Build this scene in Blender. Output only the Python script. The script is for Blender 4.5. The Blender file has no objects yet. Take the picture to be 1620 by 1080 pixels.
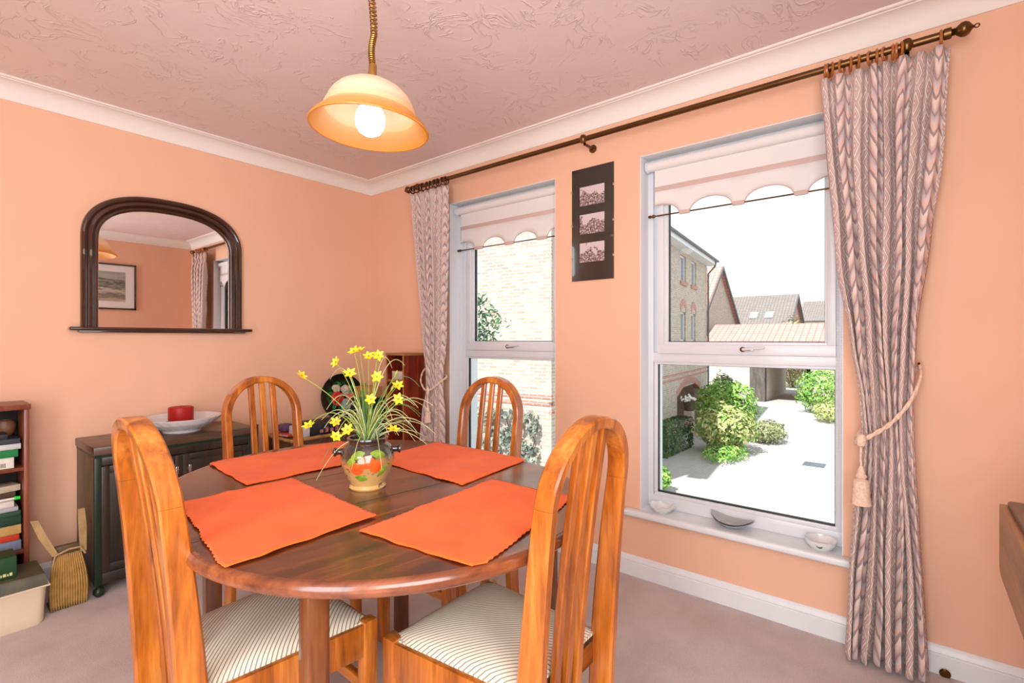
import bpy, bmesh, math, random
from mathutils import Vector, Matrix, noise as mnoise
PI = math.pi
R = math.radians
rnd = random.Random(7)
sc = bpy.context.scene
COL = sc.collection

# ---------------------------------------------------------------- camera
CAM = (-2.3146, -3.2584, 1.1722)
cd = bpy.data.cameras.new('camera'); cam = bpy.data.objects.new('camera', cd); COL.objects.link(cam)
cam.location = CAM
cam.rotation_euler = (R(90), 0, R(38.924 - 90))
cd.sensor_width = 36; cd.sensor_fit = 'HORIZONTAL'; cd.lens = 790.45 / 1620 * 36
cd.shift_y = -(540 - 536.04) / 1620
cd.clip_start = 0.02; cd.clip_end = 500
sc.camera = cam

# ---------------------------------------------------------------- colour management, world, sun, added fill
sc.view_settings.view_transform = 'Standard'
sc.view_settings.look = 'None'
sc.view_settings.gamma = 1.0
sc.view_settings.use_curve_mapping = False
sc.view_settings.exposure = 0.05
w = bpy.data.worlds.new('sky'); sc.world = w; w.use_nodes = True
bg = w.node_tree.nodes['Background']
bg.inputs[0].default_value = (0.93, 0.975, 1.0, 1); bg.inputs[1].default_value = 1.25

def light(kind, name, loc, energy, color, **kw):
    l = bpy.data.lights.new(name, kind); l.energy = energy; l.color = color
    o = bpy.data.objects.new(name, l); COL.objects.link(o); o.location = loc
    for k, v in kw.items():
        if k == 'aim': o.rotation_euler = Vector(v).to_track_quat('-Z', 'Y').to_euler()
        else: setattr(l, k, v)
    return o
light('SUN', 'sun', (0, 0, 12), 8.5, (1, 0.97, 0.93), aim=(0.58, -0.11, -0.80), angle=R(0.6))
# added fill lights behind the camera, set in openings made for them
light('AREA', 'added_fill_left', (-3.74, -3.08, 1.25), 52, (0.93, 0.965, 1.0), aim=(1, 0.15, 0), shape='RECTANGLE', size=1.0, size_y=2.1)
light('AREA', 'added_fill_back', (-2.55, -3.72, 1.35), 47, (0.93, 0.965, 1.0), aim=(0.1, 1, 0), shape='RECTANGLE', size=1.3, size_y=1.3)  # second added fill, at the opening in the back wall

# ---------------------------------------------------------------- node helpers
def mat(name):
    m = bpy.data.materials.new(name); m.use_nodes = True
    nt = m.node_tree; b = nt.nodes['Principled BSDF']
    return m, nt, b
def N(nt, t, **kw):
    n = nt.nodes.new(t)
    for k, v in kw.items():
        if k.startswith('i_'):
            key = k[2:]
            n.inputs[int(key) if key.isdigit() else key.replace('_', ' ')].default_value = v
        else: setattr(n, k, v)
    return n
def L(nt, a, b): nt.links.new(a, b)
def ramp(nt, fac, stops, interp='LINEAR'):
    r = nt.nodes.new('ShaderNodeValToRGB'); cr = r.color_ramp; cr.interpolation = interp
    while len(cr.elements) > 1: cr.elements.remove(cr.elements[-1])
    cr.elements[0].position = stops[0][0]; cr.elements[0].color = (*stops[0][1], 1)
    for p, c in stops[1:]:
        e = cr.elements.new(p); e.color = (*c, 1)
    L(nt, fac, r.inputs[0]); return r.outputs[0]
def math_(nt, op, a, b=None, c=None):
    n = nt.nodes.new('ShaderNodeMath'); n.operation = op
    for i, v in enumerate((a, b, c)):
        if v is None: continue
        if isinstance(v, (int, float)): n.inputs[i].default_value = v
        else: L(nt, v, n.inputs[i])
    return n.outputs[0]
def coords(nt, scale=(1, 1, 1), out='Object', rot=(0, 0, 0)):
    tc = nt.nodes.new('ShaderNodeTexCoord'); mp = nt.nodes.new('ShaderNodeMapping')
    mp.inputs['Scale'].default_value = scale; mp.inputs['Rotation'].default_value = rot
    L(nt, tc.outputs[out], mp.inputs[0]); return mp.outputs[0]
def noise(nt, co, scale, detail=3, rough=0.5, dist=0):
    n = N(nt, 'ShaderNodeTexNoise', i_Scale=scale, i_Detail=detail, i_Roughness=rough, i_Distortion=dist)
    L(nt, co, n.inputs['Vector']); return n.outputs[0]
def bump(nt, b, h, strength, dist=0.01):
    n = N(nt, 'ShaderNodeBump', i_Strength=strength, i_Distance=dist)
    L(nt, h, n.inputs['Height']); L(nt, n.outputs[0], b.inputs['Normal'])
def mixc(nt, f, a, b_, blend='MIX'):
    n = nt.nodes.new('ShaderNodeMix'); n.data_type = 'RGBA'; n.blend_type = blend
    if isinstance(f, (int, float)): n.inputs[0].default_value = f
    else: L(nt, f, n.inputs[0])
    for i, v in ((6, a), (7, b_)):
        if isinstance(v, tuple): n.inputs[i].default_value = (*v, 1)
        else: L(nt, v, n.inputs[i])
    return n.outputs[2]
def srgb(r, g, b):
    f = lambda c: ((c / 255 + 0.055) / 1.055) ** 2.4 if c > 10 else c / 255 / 12.92
    return (f(r), f(g), f(b))

def plain(name, col, rough=0.5, metal=0, spec=0.5, var=0.0, vs=8, bmp=0, bs=60, coat=0, sheen=0):
    m, nt, b = mat(name)
    b.inputs['Roughness'].default_value = rough; b.inputs['Metallic'].default_value = metal
    b.inputs['Specular IOR Level'].default_value = spec; b.inputs['Coat Weight'].default_value = coat
    b.inputs['Sheen Weight'].default_value = sheen
    co = coords(nt)
    if var:
        n = noise(nt, co, vs, 4)
        c = ramp(nt, n, [(0.3, tuple(x * (1 - var) for x in col)), (0.7, tuple(min(1, x * (1 + var)) for x in col))])
        L(nt, c, b.inputs['Base Color'])
    else: b.inputs['Base Color'].default_value = (*col, 1)
    if bmp: bump(nt, b, noise(nt, co, bs, 3), bmp, 0.003)
    return m
def wood(name, dark, mid, light_, grain='z', scale=9, rough=0.35, coat=0.2, stretch=14, knots=False, bmp=0.05):
    m, nt, b = mat(name)
    s = {'x': (1, stretch, stretch), 'y': (stretch, 1, stretch), 'z': (stretch, stretch, 1)}[grain]
    co = coords(nt, s)
    n1 = noise(nt, co, scale * 0.25, 6, 0.6, 0.6)
    n2 = noise(nt, co, scale * 1.6, 3, 0.6)
    f = math_(nt, 'ADD', math_(nt, 'MULTIPLY', n1, 0.75), math_(nt, 'MULTIPLY', n2, 0.25))
    c = ramp(nt, f, [(0.34, dark), (0.5, mid), (0.66, light_)])
    if knots:
        v = N(nt, 'ShaderNodeTexVoronoi', i_Scale=4.5); L(nt, coords(nt, (1, 1, 0.6)), v.inputs['Vector'])
        k = ramp(nt, v.outputs['Distance'], [(0.03, (1, 1, 1)), (0.075, (0, 0, 0))])
        c = mixc(nt, math_(nt, 'MULTIPLY', k, 0.6), c, tuple(x * 0.25 for x in dark))
    L(nt, c, b.inputs['Base Color'])
    b.inputs['Roughness'].default_value = rough; b.inputs['Coat Weight'].default_value = coat
    b.inputs['Coat Roughness'].default_value = 0.15
    bump(nt, b, f, bmp, 0.002)
    return m

M = {}
M['wall'] = plain('peach_wall_paint', (0.84, 0.50, 0.335), 0.62, spec=0.3, var=0.02, vs=3, bmp=0.05, bs=140)
M['white'] = plain('white_gloss_paint', (0.78, 0.80, 0.82), 0.35, var=0.03, vs=6)
M['cove'] = plain('cream_cove_paint', (0.85, 0.79, 0.73), 0.7, spec=0.2)
M['reveal'] = plain('white_reveal_plaster', (0.80, 0.83, 0.85), 0.6, spec=0.3)
M['pvc'] = plain('white_window_plastic', (0.72, 0.735, 0.77), 0.28)
M['gasket'] = plain('black_rubber_gasket', (0.012, 0.014, 0.015), 0.5)
M['blind'] = plain('cream_blind_cloth', (0.79, 0.76, 0.735), 0.8, spec=0.2, bmp=0.05, bs=300)
M['blind_trim'] = plain('pink_beige_blind_trim', (0.62, 0.46, 0.42), 0.8, spec=0.2)
M['pine'] = wood('honey_pine', srgb(116, 56, 12), srgb(176, 96, 28), srgb(210, 136, 56), 'z', 7, 0.3, 0.45, 10, knots=True)
M['pine_x'] = wood('honey_pine_rail', srgb(116, 56, 12), srgb(176, 96, 28), srgb(210, 136, 56), 'x', 7, 0.3, 0.45, 10)
M['walnut'] = wood('walnut_table_top', srgb(46, 20, 12), srgb(88, 44, 22), srgb(140, 76, 34), 'x', 8, 0.26, 0.55, 9)
M['rim'] = wood('walnut_table_rim', srgb(70, 34, 18), srgb(118, 62, 34), srgb(150, 84, 48), 'x', 8, 0.22, 0.6, 6)
M['walnut_leg'] = wood('walnut_leg', srgb(52, 24, 14), srgb(96, 50, 24), srgb(128, 74, 34), 'z', 8, 0.28, 0.5, 10)
M['cab'] = wood('dark_cabinet_wood', srgb(18, 14, 9), srgb(40, 29, 18), srgb(64, 46, 30), 'z', 9, 0.42, 0.15, 12)
M['cab_side'] = wood('worn_cabinet_side', srgb(70, 58, 34), srgb(98, 82, 52), srgb(122, 102, 70), 'z', 9, 0.5, 0.1, 8)
M['cab_top'] = wood('brown_cabinet_top', srgb(52, 36, 24), srgb(80, 58, 42), srgb(104, 78, 60), 'x', 9, 0.35, 0.2, 10)
M['cab_post'] = plain('dark_green_black_post', srgb(16, 38, 24), 0.4)
M['mahog'] = wood('red_mahogany', srgb(70, 14, 8), srgb(118, 34, 16), srgb(150, 60, 32), 'z', 8, 0.3, 0.4, 8)
M['mahog_edge'] = plain('pale_wood_edging', srgb(160, 110, 60), 0.4)
M['bookcase'] = wood('brown_bookcase', srgb(88, 40, 22), srgb(124, 62, 38), srgb(150, 84, 56), 'z', 8, 0.4, 0.2, 8)
M['darkwood'] = plain('near_black_inner_wood', srgb(30, 20, 14), 0.6, var=0.3)
M['mirror_wood'] = plain('dark_polished_mirror_frame', srgb(58, 32, 20), 0.16, coat=0.9, var=0.35, vs=5)
M['mirror'] = plain('mirror_glass', (0.93, 0.93, 0.93), 0.01, metal=1)
M['brass'] = plain('antique_brass', srgb(176, 134, 72), 0.3, metal=0.85, var=0.2, vs=30)
M['rodbrown'] = plain('dark_bronze_rod', srgb(104, 72, 36), 0.25, metal=0.75, var=0.15)
M['ringwood'] = plain('amber_wooden_rings', srgb(170, 96, 36), 0.3, coat=0.4)
M['ringdark'] = plain('dark_wooden_rings', srgb(80, 40, 24), 0.3, coat=0.4)
M['steel'] = plain('polished_steel', (0.7, 0.7, 0.68), 0.2, metal=1)
M['ceramic'] = plain('white_glazed_ceramic', (0.80, 0.80, 0.78), 0.12, coat=0.6)
M['ceramic_grey'] = plain('grey_glazed_ceramic', (0.42, 0.42, 0.43), 0.2, coat=0.5)
M['candle'] = plain('red_candle_wax', srgb(165, 18, 12), 0.45, var=0.12, vs=20)
M['rope'] = plain('pink_beige_cord', srgb(236, 206, 184), 0.9, spec=0.1, var=0.15, vs=120, bmp=0.6, bs=400)
M['black'] = plain('matt_black', (0.012, 0.012, 0.012), 0.5)
M['stem'] = plain('yellow_green_stem', srgb(140, 158, 60), 0.5)
M['blade'] = plain('pale_grass_blade', srgb(176, 184, 128), 0.5, var=0.25, vs=20)
M['bladegreen'] = plain('green_grass_blade', srgb(60, 110, 40), 0.5, var=0.25, vs=30)
M['petal'] = plain('yellow_petal', srgb(248, 206, 40), 0.5, var=0.1, vs=60)
M['flowercore'] = plain('amber_flower_core', srgb(190, 130, 20), 0.6)
M['pebble'] = plain('brown_pebbles', srgb(150, 118, 100), 0.6, var=0.35, vs=90)
M['wicker'] = plain('brown_wicker', srgb(92, 60, 32), 0.7, var=0.35, vs=60, bmp=0.9, bs=110)
M['wickerlight'] = plain('tan_wicker_rim', srgb(176, 130, 76), 0.7, var=0.3, vs=60, bmp=0.6, bs=110)

def m_ceiling():
    m, nt, b = mat('swirl_plaster_ceiling')
    co = coords(nt)
    d = N(nt, 'ShaderNodeTexNoise', i_Scale=1.6, i_Detail=3.0); L(nt, co, d.inputs['Vector'])
    add = nt.nodes.new('ShaderNodeMixRGB'); add.blend_type = 'ADD'; add.inputs[0].default_value = 0.9
    L(nt, co, add.inputs[1]); L(nt, d.outputs['Color'], add.inputs[2])
    n1 = noise(nt, add.outputs[0], 5.5, 4, 0.55, 1.6)
    ridge = math_(nt, 'ABSOLUTE', math_(nt, 'SUBTRACT', n1, 0.5))
    r = ramp(nt, ridge, [(0.0, (1, 1, 1)), (0.022, (0.1, 0.1, 0.1)), (0.05, (0, 0, 0))])
    gate = ramp(nt, noise(nt, co, 7, 3, 0.6), [(0.46, (0, 0, 0)), (0.56, (1, 1, 1))])
    fine = noise(nt, add.outputs[0], 26, 3, 0.6, 1.0)
    h = math_(nt, 'ADD', math_(nt, 'MULTIPLY', r, gate), math_(nt, 'MULTIPLY', fine, 0.16))
    b.inputs['Base Color'].default_value = (0.80, 0.66, 0.63, 1)
    b.inputs['Roughness'].default_value = 0.5
    bump(nt, b, h, 0.5, 0.008)
    return m
M['ceiling'] = m_ceiling()

def m_carpet():
    m, nt, b = mat('mauve_grey_carpet')
    co = coords(nt)
    c = ramp(nt, math_(nt, 'ADD', math_(nt, 'MULTIPLY', noise(nt, co, 3.5, 4, 0.6), 0.7), math_(nt, 'MULTIPLY', noise(nt, co, 160, 2), 0.3)),
             [(0.3, srgb(186, 172, 166)), (0.55, srgb(208, 195, 192)), (0.8, srgb(222, 210, 207))])
    L(nt, c, b.inputs['Base Color']); b.inputs['Roughness'].default_value = 0.95
    b.inputs['Specular IOR Level'].default_value = 0.1
    bump(nt, b, noise(nt, co, 320, 2), 0.6, 0.004)
    return m
M['carpet'] = m_carpet()

def m_mat():
    m, nt, b = mat('orange_ribbed_cotton')
    co = coords(nt)
    c = ramp(nt, noise(nt, co, 7, 3), [(0.3, (0.80, 0.115, 0.014)), (0.7, (0.90, 0.16, 0.024))])
    L(nt, c, b.inputs['Base Color']); b.inputs['Roughness'].default_value = 0.85
    b.inputs['Specular IOR Level'].default_value = 0.15; b.inputs['Sheen Weight'].default_value = 0.1
    wv = N(nt, 'ShaderNodeTexWave', i_Scale=110.0); L(nt, co, wv.inputs['Vector'])
    bump(nt, b, wv.outputs[1], 0.25, 0.002)
    return m
M['mat'] = m_mat()

def m_stripe():
    m, nt, b = mat('cream_diagonal_corduroy')
    co = coords(nt, (1, 1, 1), rot=(0, 0, R(45)))
    sx = nt.nodes.new('ShaderNodeSeparateXYZ'); L(nt, co, sx.inputs[0])
    # 8 mm stripes running diagonally across the seat
    f = math_(nt, 'FRACT', math_(nt, 'DIVIDE', sx.outputs[1], 0.0085))
    c = ramp(nt, f, [(0.0, srgb(232, 220, 196)), (0.52, srgb(236, 226, 206)), (0.66, srgb(128, 108, 88)), (0.8, srgb(128, 108, 88)), (0.94, srgb(232, 220, 196))])
    c = mixc(nt, math_(nt, 'MULTIPLY', noise(nt, coords(nt), 9, 3), 0.35), c, srgb(196, 180, 164))
    L(nt, c, b.inputs['Base Color']); b.inputs['Roughness'].default_value = 0.9
    b.inputs['Specular IOR Level'].default_value = 0.15
    bump(nt, b, f, 0.3, 0.002)
    return m
M['stripe'] = m_stripe()

def m_curtain():
    m, nt, b = mat('patterned_woven_curtain')
    tc = nt.nodes.new('ShaderNodeTexCoord'); s = nt.nodes.new('ShaderNodeSeparateXYZ'); L(nt, tc.outputs['UV'], s.inputs[0])
    co = coords(nt)
    nz = noise(nt, co, 30, 3); nz2 = noise(nt, co, 140, 3)
    u, v = s.outputs[0], s.outputs[1]
    wob = math_(nt, 'MULTIPLY', math_(nt, 'SUBTRACT', nz, 0.5), 0.03)
    # chevrons
    tri = math_(nt, 'PINGPONG', u, 0.05)
    ch = math_(nt, 'FRACT', math_(nt, 'DIVIDE', math_(nt, 'ADD', math_(nt, 'ADD', v, math_(nt, 'MULTIPLY', tri, 1.15)), wob), 0.125))
    cc = ramp(nt, ch, [(0.0, srgb(228, 206, 194)), (0.16, srgb(234, 214, 204)), (0.2, srgb(130, 116, 122)), (0.3, srgb(150, 134, 138)), (0.34, srgb(230, 186, 168)),
                       (0.5, srgb(222, 190, 182)), (0.54, srgb(204, 202, 206)), (0.7, srgb(186, 160, 160)), (0.74, srgb(122, 108, 118)), (0.8, srgb(188, 150, 146)), (1.0, srgb(228, 206, 194))])
    # diamonds
    du = math_(nt, 'PINGPONG', u, 0.036)
    dv = math_(nt, 'MULTIPLY', math_(nt, 'PINGPONG', v, 0.052), 0.7)
    dd = math_(nt, 'FRACT', math_(nt, 'DIVIDE', math_(nt, 'ADD', math_(nt, 'ADD', du, dv), math_(nt, 'MULTIPLY', wob, 0.5)), 0.024))
    dc = ramp(nt, dd, [(0.0, srgb(236, 222, 210)), (0.22, srgb(228, 208, 198)), (0.32, srgb(150, 122, 120)), (0.5, srgb(206, 174, 170)), (0.7, srgb(218, 190, 176)), (0.84, srgb(146, 130, 136)), (1.0, srgb(236, 222, 210))])
    sel = ramp(nt, math_(nt, 'FRACT', math_(nt, 'DIVIDE', u, 0.36)), [(0.0, (0, 0, 0)), (0.55, (0, 0, 0)), (0.57, (1, 1, 1)), (1.0, (1, 1, 1))])
    c = mixc(nt, sel, dc, cc)
    c = mixc(nt, math_(nt, 'MULTIPLY', nz2, 0.35), c, srgb(206, 186, 178))
    L(nt, c, b.inputs['Base Color']); b.inputs['Roughness'].default_value = 0.85
    b.inputs['Specular IOR Level'].default_value = 0.2; b.inputs['Sheen Weight'].default_value = 0.15
    bump(nt, b, nz2, 0.25, 0.002)
    return m
M['curtain'] = m_curtain()

def m_glass():
    m = bpy.data.materials.new('clear_window_glass'); m.use_nodes = True; nt = m.node_tree; nt.nodes.clear()
    o = nt.nodes.new('ShaderNodeOutputMaterial'); mx = nt.nodes.new('ShaderNodeMixShader')
    t = nt.nodes.new('ShaderNodeBsdfTransparent'); g = nt.nodes.new('ShaderNodeBsdfGlossy'); g.inputs['Roughness'].default_value = 0.02
    t.inputs[0].default_value = (0.97, 0.985, 0.98, 1)
    fr = nt.nodes.new('ShaderNodeFresnel'); fr.inputs[0].default_value = 1.3
    L(nt, fr.outputs[0], mx.inputs[0]); L(nt, t.outputs[0], mx.inputs[1]); L(nt, g.outputs[0], mx.inputs[2]); L(nt, mx.outputs[0], o.inputs[0])
    return m
M['glass'] = m_glass()

def m_shade():
    m = bpy.data.materials.new('frosted_amber_glass'); m.use_nodes = True; nt = m.node_tree; nt.nodes.clear()
    o = nt.nodes.new('ShaderNodeOutputMaterial')
    s = nt.nodes.new('ShaderNodeSeparateXYZ'); tc = nt.nodes.new('ShaderNodeTexCoord'); L(nt, tc.outputs['Object'], s.inputs[0])
    # amber towards the rim, cream towards the crown
    c = ramp(nt, math_(nt, 'DIVIDE', s.outputs[2], 0.15), [(0.0, srgb(236, 166, 70)), (0.28, srgb(244, 200, 140)), (0.5, srgb(250, 228, 198)), (1.0, srgb(248, 226, 204))])
    d = nt.nodes.new('ShaderNodeBsdfDiffuse'); t = nt.nodes.new('ShaderNodeBsdfTranslucent'); g = nt.nodes.new('ShaderNodeBsdfGlossy')
    g.inputs['Roughness'].default_value = 0.3
    L(nt, c, d.inputs[0]); L(nt, c, t.inputs[0])
    a = nt.nodes.new('ShaderNodeMixShader'); a.inputs[0].default_value = 0.35
    L(nt, d.outputs[0], a.inputs[1]); L(nt, t.outputs[0], a.inputs[2])
    b2 = nt.nodes.new('ShaderNodeMixShader'); b2.inputs[0].default_value = 0.06
    L(nt, a.outputs[0], b2.inputs[1]); L(nt, g.outputs[0], b2.inputs[2]); L(nt, b2.outputs[0], o.inputs[0])
    return m
M['shade'] = m_shade()
def emis(name, col, st):
    m, nt, b = mat(name); b.inputs['Emission Color'].default_value = (*col, 1); b.inputs['Emission Strength'].default_value = st
    b.inputs['Base Color'].default_value = (*col, 1); return m
M['bulb'] = emis('lit_globe_bulb', (1.0, 0.95, 0.86), 4.5)

def m_brick(name, c1, c2, mortar, var=0.5, scale=1.0, rotz=0.0):
    m, nt, b = mat(name)
    tc = nt.nodes.new('ShaderNodeTexCoord'); s = nt.nodes.new('ShaderNodeSeparateXYZ'); L(nt, tc.outputs['Object'], s.inputs[0])
    cmb = nt.nodes.new('ShaderNodeCombineXYZ')
    L(nt, math_(nt, 'ADD', s.outputs[0], s.outputs[1]), cmb.inputs[0]); L(nt, s.outputs[2], cmb.inputs[1])
    br = N(nt, 'ShaderNodeTexBrick', i_Scale=1.0); L(nt, cmb.outputs[0], br.inputs['Vector'])
    br.inputs['Brick Width'].default_value = 0.225 * scale; br.inputs['Row Height'].default_value = 0.075 * scale
    br.inputs['Mortar Size'].default_value = 0.010 * scale; br.inputs['Bias'].default_value = 0
    br.inputs['Color1'].default_value = (*c1, 1); br.inputs['Color2'].default_value = (*c2, 1); br.inputs['Mortar'].default_value = (*mortar, 1)
    c = mixc(nt, math_(nt, 'MULTIPLY', noise(nt, coords(nt), 5, 4), var), br.outputs[0], tuple(x * 0.55 for x in c2))
    L(nt, c, b.inputs['Base Color']); b.inputs['Roughness'].default_value = 0.9
    bump(nt, b, br.outputs['Fac'], -0.3, 0.01)
    return m
M['brick'] = m_brick('yellow_stock_brick', (0.62, 0.52, 0.42), (0.42, 0.34, 0.28), (0.66, 0.62, 0.58))
M['brickred'] = m_brick('red_soldier_brick', (0.55, 0.22, 0.17), (0.45, 0.17, 0.14), (0.5, 0.42, 0.4), 0.2)
M['brickpale'] = m_brick('pale_garage_brick', (0.66, 0.6, 0.5), (0.55, 0.5, 0.42), (0.66, 0.62, 0.56), 0.2)
def m_tiles(name, c, size=0.3):
    m, nt, b = mat(name)
    tc = nt.nodes.new('ShaderNodeTexCoord')
    br = N(nt, 'ShaderNodeTexBrick', i_Scale=1.0, offset=0.0); L(nt, tc.outputs['UV'], br.inputs['Vector'])
    br.inputs['Brick Width'].default_value = size; br.inputs['Row Height'].default_value = size
    br.inputs['Mortar Size'].default_value = size * 0.09
    br.inputs['Color1'].default_value = (*c, 1); br.inputs['Color2'].default_value = (*[x * 0.85 for x in c], 1); br.inputs['Mortar'].default_value = (*[x * 0.5 for x in c], 1)
    L(nt, br.outputs[0], b.inputs['Base Color']); b.inputs['Roughness'].default_value = 0.85
    return m
M['pantile'] = m_tiles('pink_red_pantiles', (0.58, 0.30, 0.26), 0.36)
M['slate'] = m_tiles('grey_brown_slates', (0.23, 0.20, 0.19), 0.28)
def m_paving():
    m, nt, b = mat('pale_block_paving')
    co = coords(nt)
    br = N(nt, 'ShaderNodeTexBrick', i_Scale=1.0); L(nt, co, br.inputs['Vector'])
    br.inputs['Brick Width'].default_value = 0.2; br.inputs['Row Height'].default_value = 0.1; br.inputs['Mortar Size'].default_value = 0.006
    br.inputs['Color1'].default_value = (0.47, 0.455, 0.44, 1); br.inputs['Color2'].default_value = (0.42, 0.405, 0.395, 1); br.inputs['Mortar'].default_value = (0.3, 0.29, 0.28, 1)
    c = mixc(nt, math_(nt, 'MULTIPLY', noise(nt, co, 0.9, 4), 0.45), br.outputs[0], (0.36, 0.35, 0.34))
    L(nt, c, b.inputs['Base Color']); b.inputs['Roughness'].default_value = 0.9
    return m
M['paving'] = m_paving()
def leafm(name, a, b_):
    m, nt, b = mat(name)
    c = ramp(nt, noise(nt, coords(nt), 4, 3), [(0.35, a), (0.65, b_)])
    L(nt, c, b.inputs['Base Color']); b.inputs['Roughness'].default_value = 0.6
    return m
M['leaf_a'] = leafm('bright_green_leaves', (0.10, 0.30, 0.035), (0.30, 0.50, 0.10))
M['leaf_b'] = leafm('variegated_yellow_leaves', (0.16, 0.34, 0.05), (0.62, 0.56, 0.26))
M['leaf_c'] = leafm('dark_green_leaves', (0.03, 0.09, 0.03), (0.09, 0.18, 0.06))
M['leaf_d'] = leafm('olive_leaves', (0.16, 0.2, 0.08), (0.34, 0.36, 0.16))
M['bark'] = plain('brown_bark', (0.12, 0.08, 0.05), 0.9, var=0.3)
M['blossom'] = plain('white_blossom', (0.8, 0.78, 0.76), 0.7)
M['winglass'] = plain('dark_reflective_pane', (0.25, 0.28, 0.32), 0.05, spec=1.0)
M['fence'] = wood('dark_gate_wood', (0.05, 0.045, 0.04), (0.1, 0.09, 0.08), (0.16, 0.14, 0.12), 'z', 4, 0.8, 0, 6)
M['gutter'] = plain('grey_gutter', (0.10, 0.11, 0.13), 0.5)

# ---------------------------------------------------------------- mesh helpers
class MB:
    def __init__(s): s.bm = bmesh.new(); s.mats = []; s.uv = None
    def mi(s, m):
        if m is None: return 0
        if m not in s.mats: s.mats.append(m)
        return s.mats.index(m)
    def _merge(s, t, mtx=None, m=None):
        k = s.mi(m); 
        if mtx is not None: bmesh.ops.transform(t, matrix=mtx, verts=t.verts)
        for f in t.faces: f.material_index = k
        me = bpy.data.meshes.new('t'); t.to_mesh(me); t.free(); s.bm.from_mesh(me); bpy.data.meshes.remove(me); return s
    def box(s, lo, hi, bev=0.0, m=None, mtx=None, seg=2):
        t = bmesh.new(); bmesh.ops.create_cube(t, size=1)
        c = [(a + b) / 2 for a, b in zip(lo, hi)]; d = [abs(b - a) for a, b in zip(lo, hi)]
        for v in t.verts: v.co = Vector((c[0] + v.co.x * d[0], c[1] + v.co.y * d[1], c[2] + v.co.z * d[2]))
        if bev: bmesh.ops.bevel(t, geom=list(t.edges), offset=min(bev, min(d) * 0.45), segments=seg, affect='EDGES', profile=0.5)
        return s._merge(t, mtx, m)
    def tube(s, pts, rad, n=10, m=None, mtx=None, cap=True, closed=False):
        t = bmesh.new(); P = [Vector(p) for p in pts]; rs = rad if isinstance(rad, (list, tuple)) else [rad] * len(P)
        rings = []; up = None; K = len(P)
        for i, p in enumerate(P):
            if closed: tan = (P[(i + 1) % K] - P[(i - 1) % K])
            else: tan = (P[min(i + 1, K - 1)] - P[max(i - 1, 0)])
            tan.normalize()
            if up is None: up = tan.orthogonal().normalized()
            up = (up - tan * up.dot(tan))
            if up.length < 1e-6: up = tan.orthogonal()
            up.normalize(); sd = tan.cross(up)
            rings.append([t.verts.new(p + (up * math.cos(2 * PI * j / n) + sd * math.sin(2 * PI * j / n)) * rs[i]) for j in range(n)])
        for i in range(K if closed else K - 1):
            a, b = rings[i], rings[(i + 1) % K]
            for j in range(n): t.faces.new((a[j], a[(j + 1) % n], b[(j + 1) % n], b[j]))
        if cap and not closed:
            t.faces.new(rings[0][::-1]); t.faces.new(rings[-1])
        bmesh.ops.recalc_face_normals(t, faces=t.faces)
        return s._merge(t, mtx, m)
    def lathe(s, prof, n=32, m=None, mtx=None, warp=None, closed=False):
        t = bmesh.new(); rings = []
        for r, z in prof:
            if r < 1e-6: rings.append([t.verts.new((0, 0, z))])
            else: rings.append([t.verts.new((r * math.cos(2 * PI * j / n), r * math.sin(2 * PI * j / n), z)) for j in range(n)])
        prs = list(zip(rings, rings[1:])) + ([(rings[-1], rings[0])] if closed else [])
        for a, b in prs:
            for j in range(n):
                k = (j + 1) % n
                if len(a) == 1 and len(b) == 1: continue
                if len(a) == 1: t.faces.new((a[0], b[k], b[j]))
                elif len(b) == 1: t.faces.new((a[j], a[k], b[0]))
                else: t.faces.new((a[j], a[k], b[k], b[j]))
        if warp:
            for v in t.verts: v.co = Vector(warp(v.co))
        bmesh.ops.recalc_face_normals(t, faces=t.faces)
        return s._merge(t, mtx, m)
    def prism(s, poly, axis, a, b, m=None, mtx=None, bev=0):
        """poly in the two other axes (in xyz order), extruded along axis from a to b"""
        t = bmesh.new()
        def mk(p, q):
            if axis == 0: return (q, p[0], p[1])
            if axis == 1: return (p[0], q, p[1])
            return (p[0], p[1], q)
        A = [t.verts.new(mk(p, a)) for p in poly]; B = [t.verts.new(mk(p, b)) for p in poly]
        n = len(poly)
        f1 = t.faces.new(A); f2 = t.faces.new(B[::-1])
        for i in range(n): t.faces.new((A[i], B[i], B[(i + 1) % n], A[(i + 1) % n]))
        bmesh.ops.recalc_face_normals(t, faces=t.faces)
        if bev:
            es = list(set(list(f1.edges) + list(f2.edges)))
            bmesh.ops.bevel(t, geom=es, offset=bev, segments=2, affect='EDGES', profile=0.5)
        return s._merge(t, mtx, m)
    def sweep(s, sections, m=None, mtx=None, closed=False, capends=True):
        """list of rings (equal counts) of 3d points"""
        t = bmesh.new(); V = [[t.verts.new(p) for p in r] for r in sections]; n = len(V[0]); K = len(V)
        for i in range(K if closed else K - 1):
            a, b = V[i], V[(i + 1) % K]
            for j in range(n): t.faces.new((a[j], a[(j + 1) % n], b[(j + 1) % n], b[j]))
        if capends and not closed: t.faces.new(V[0][::-1]); t.faces.new(V[-1])
        bmesh.ops.recalc_face_normals(t, faces=t.faces)
        return s._merge(t, mtx, m)
    def grid(s, fn, nu, nv, m=None, uv=None, mtx=None):
        t = bmesh.new(); ul = t.loops.layers.uv.new('UVMap')
        V = [[t.verts.new(fn(i / nu, j / nv)) for i in range(nu + 1)] for j in range(nv + 1)]
        for j in range(nv):
            for i in range(nu):
                f = t.faces.new((V[j][i], V[j][i + 1], V[j + 1][i + 1], V[j + 1][i]))
                if uv:
                    for l, (a, b) in zip(f.loops, ((i, j), (i + 1, j), (i + 1, j + 1), (i, j + 1))): l[ul].uv = uv(a / nu, b / nv)
        return s._merge(t, mtx, m)
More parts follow.
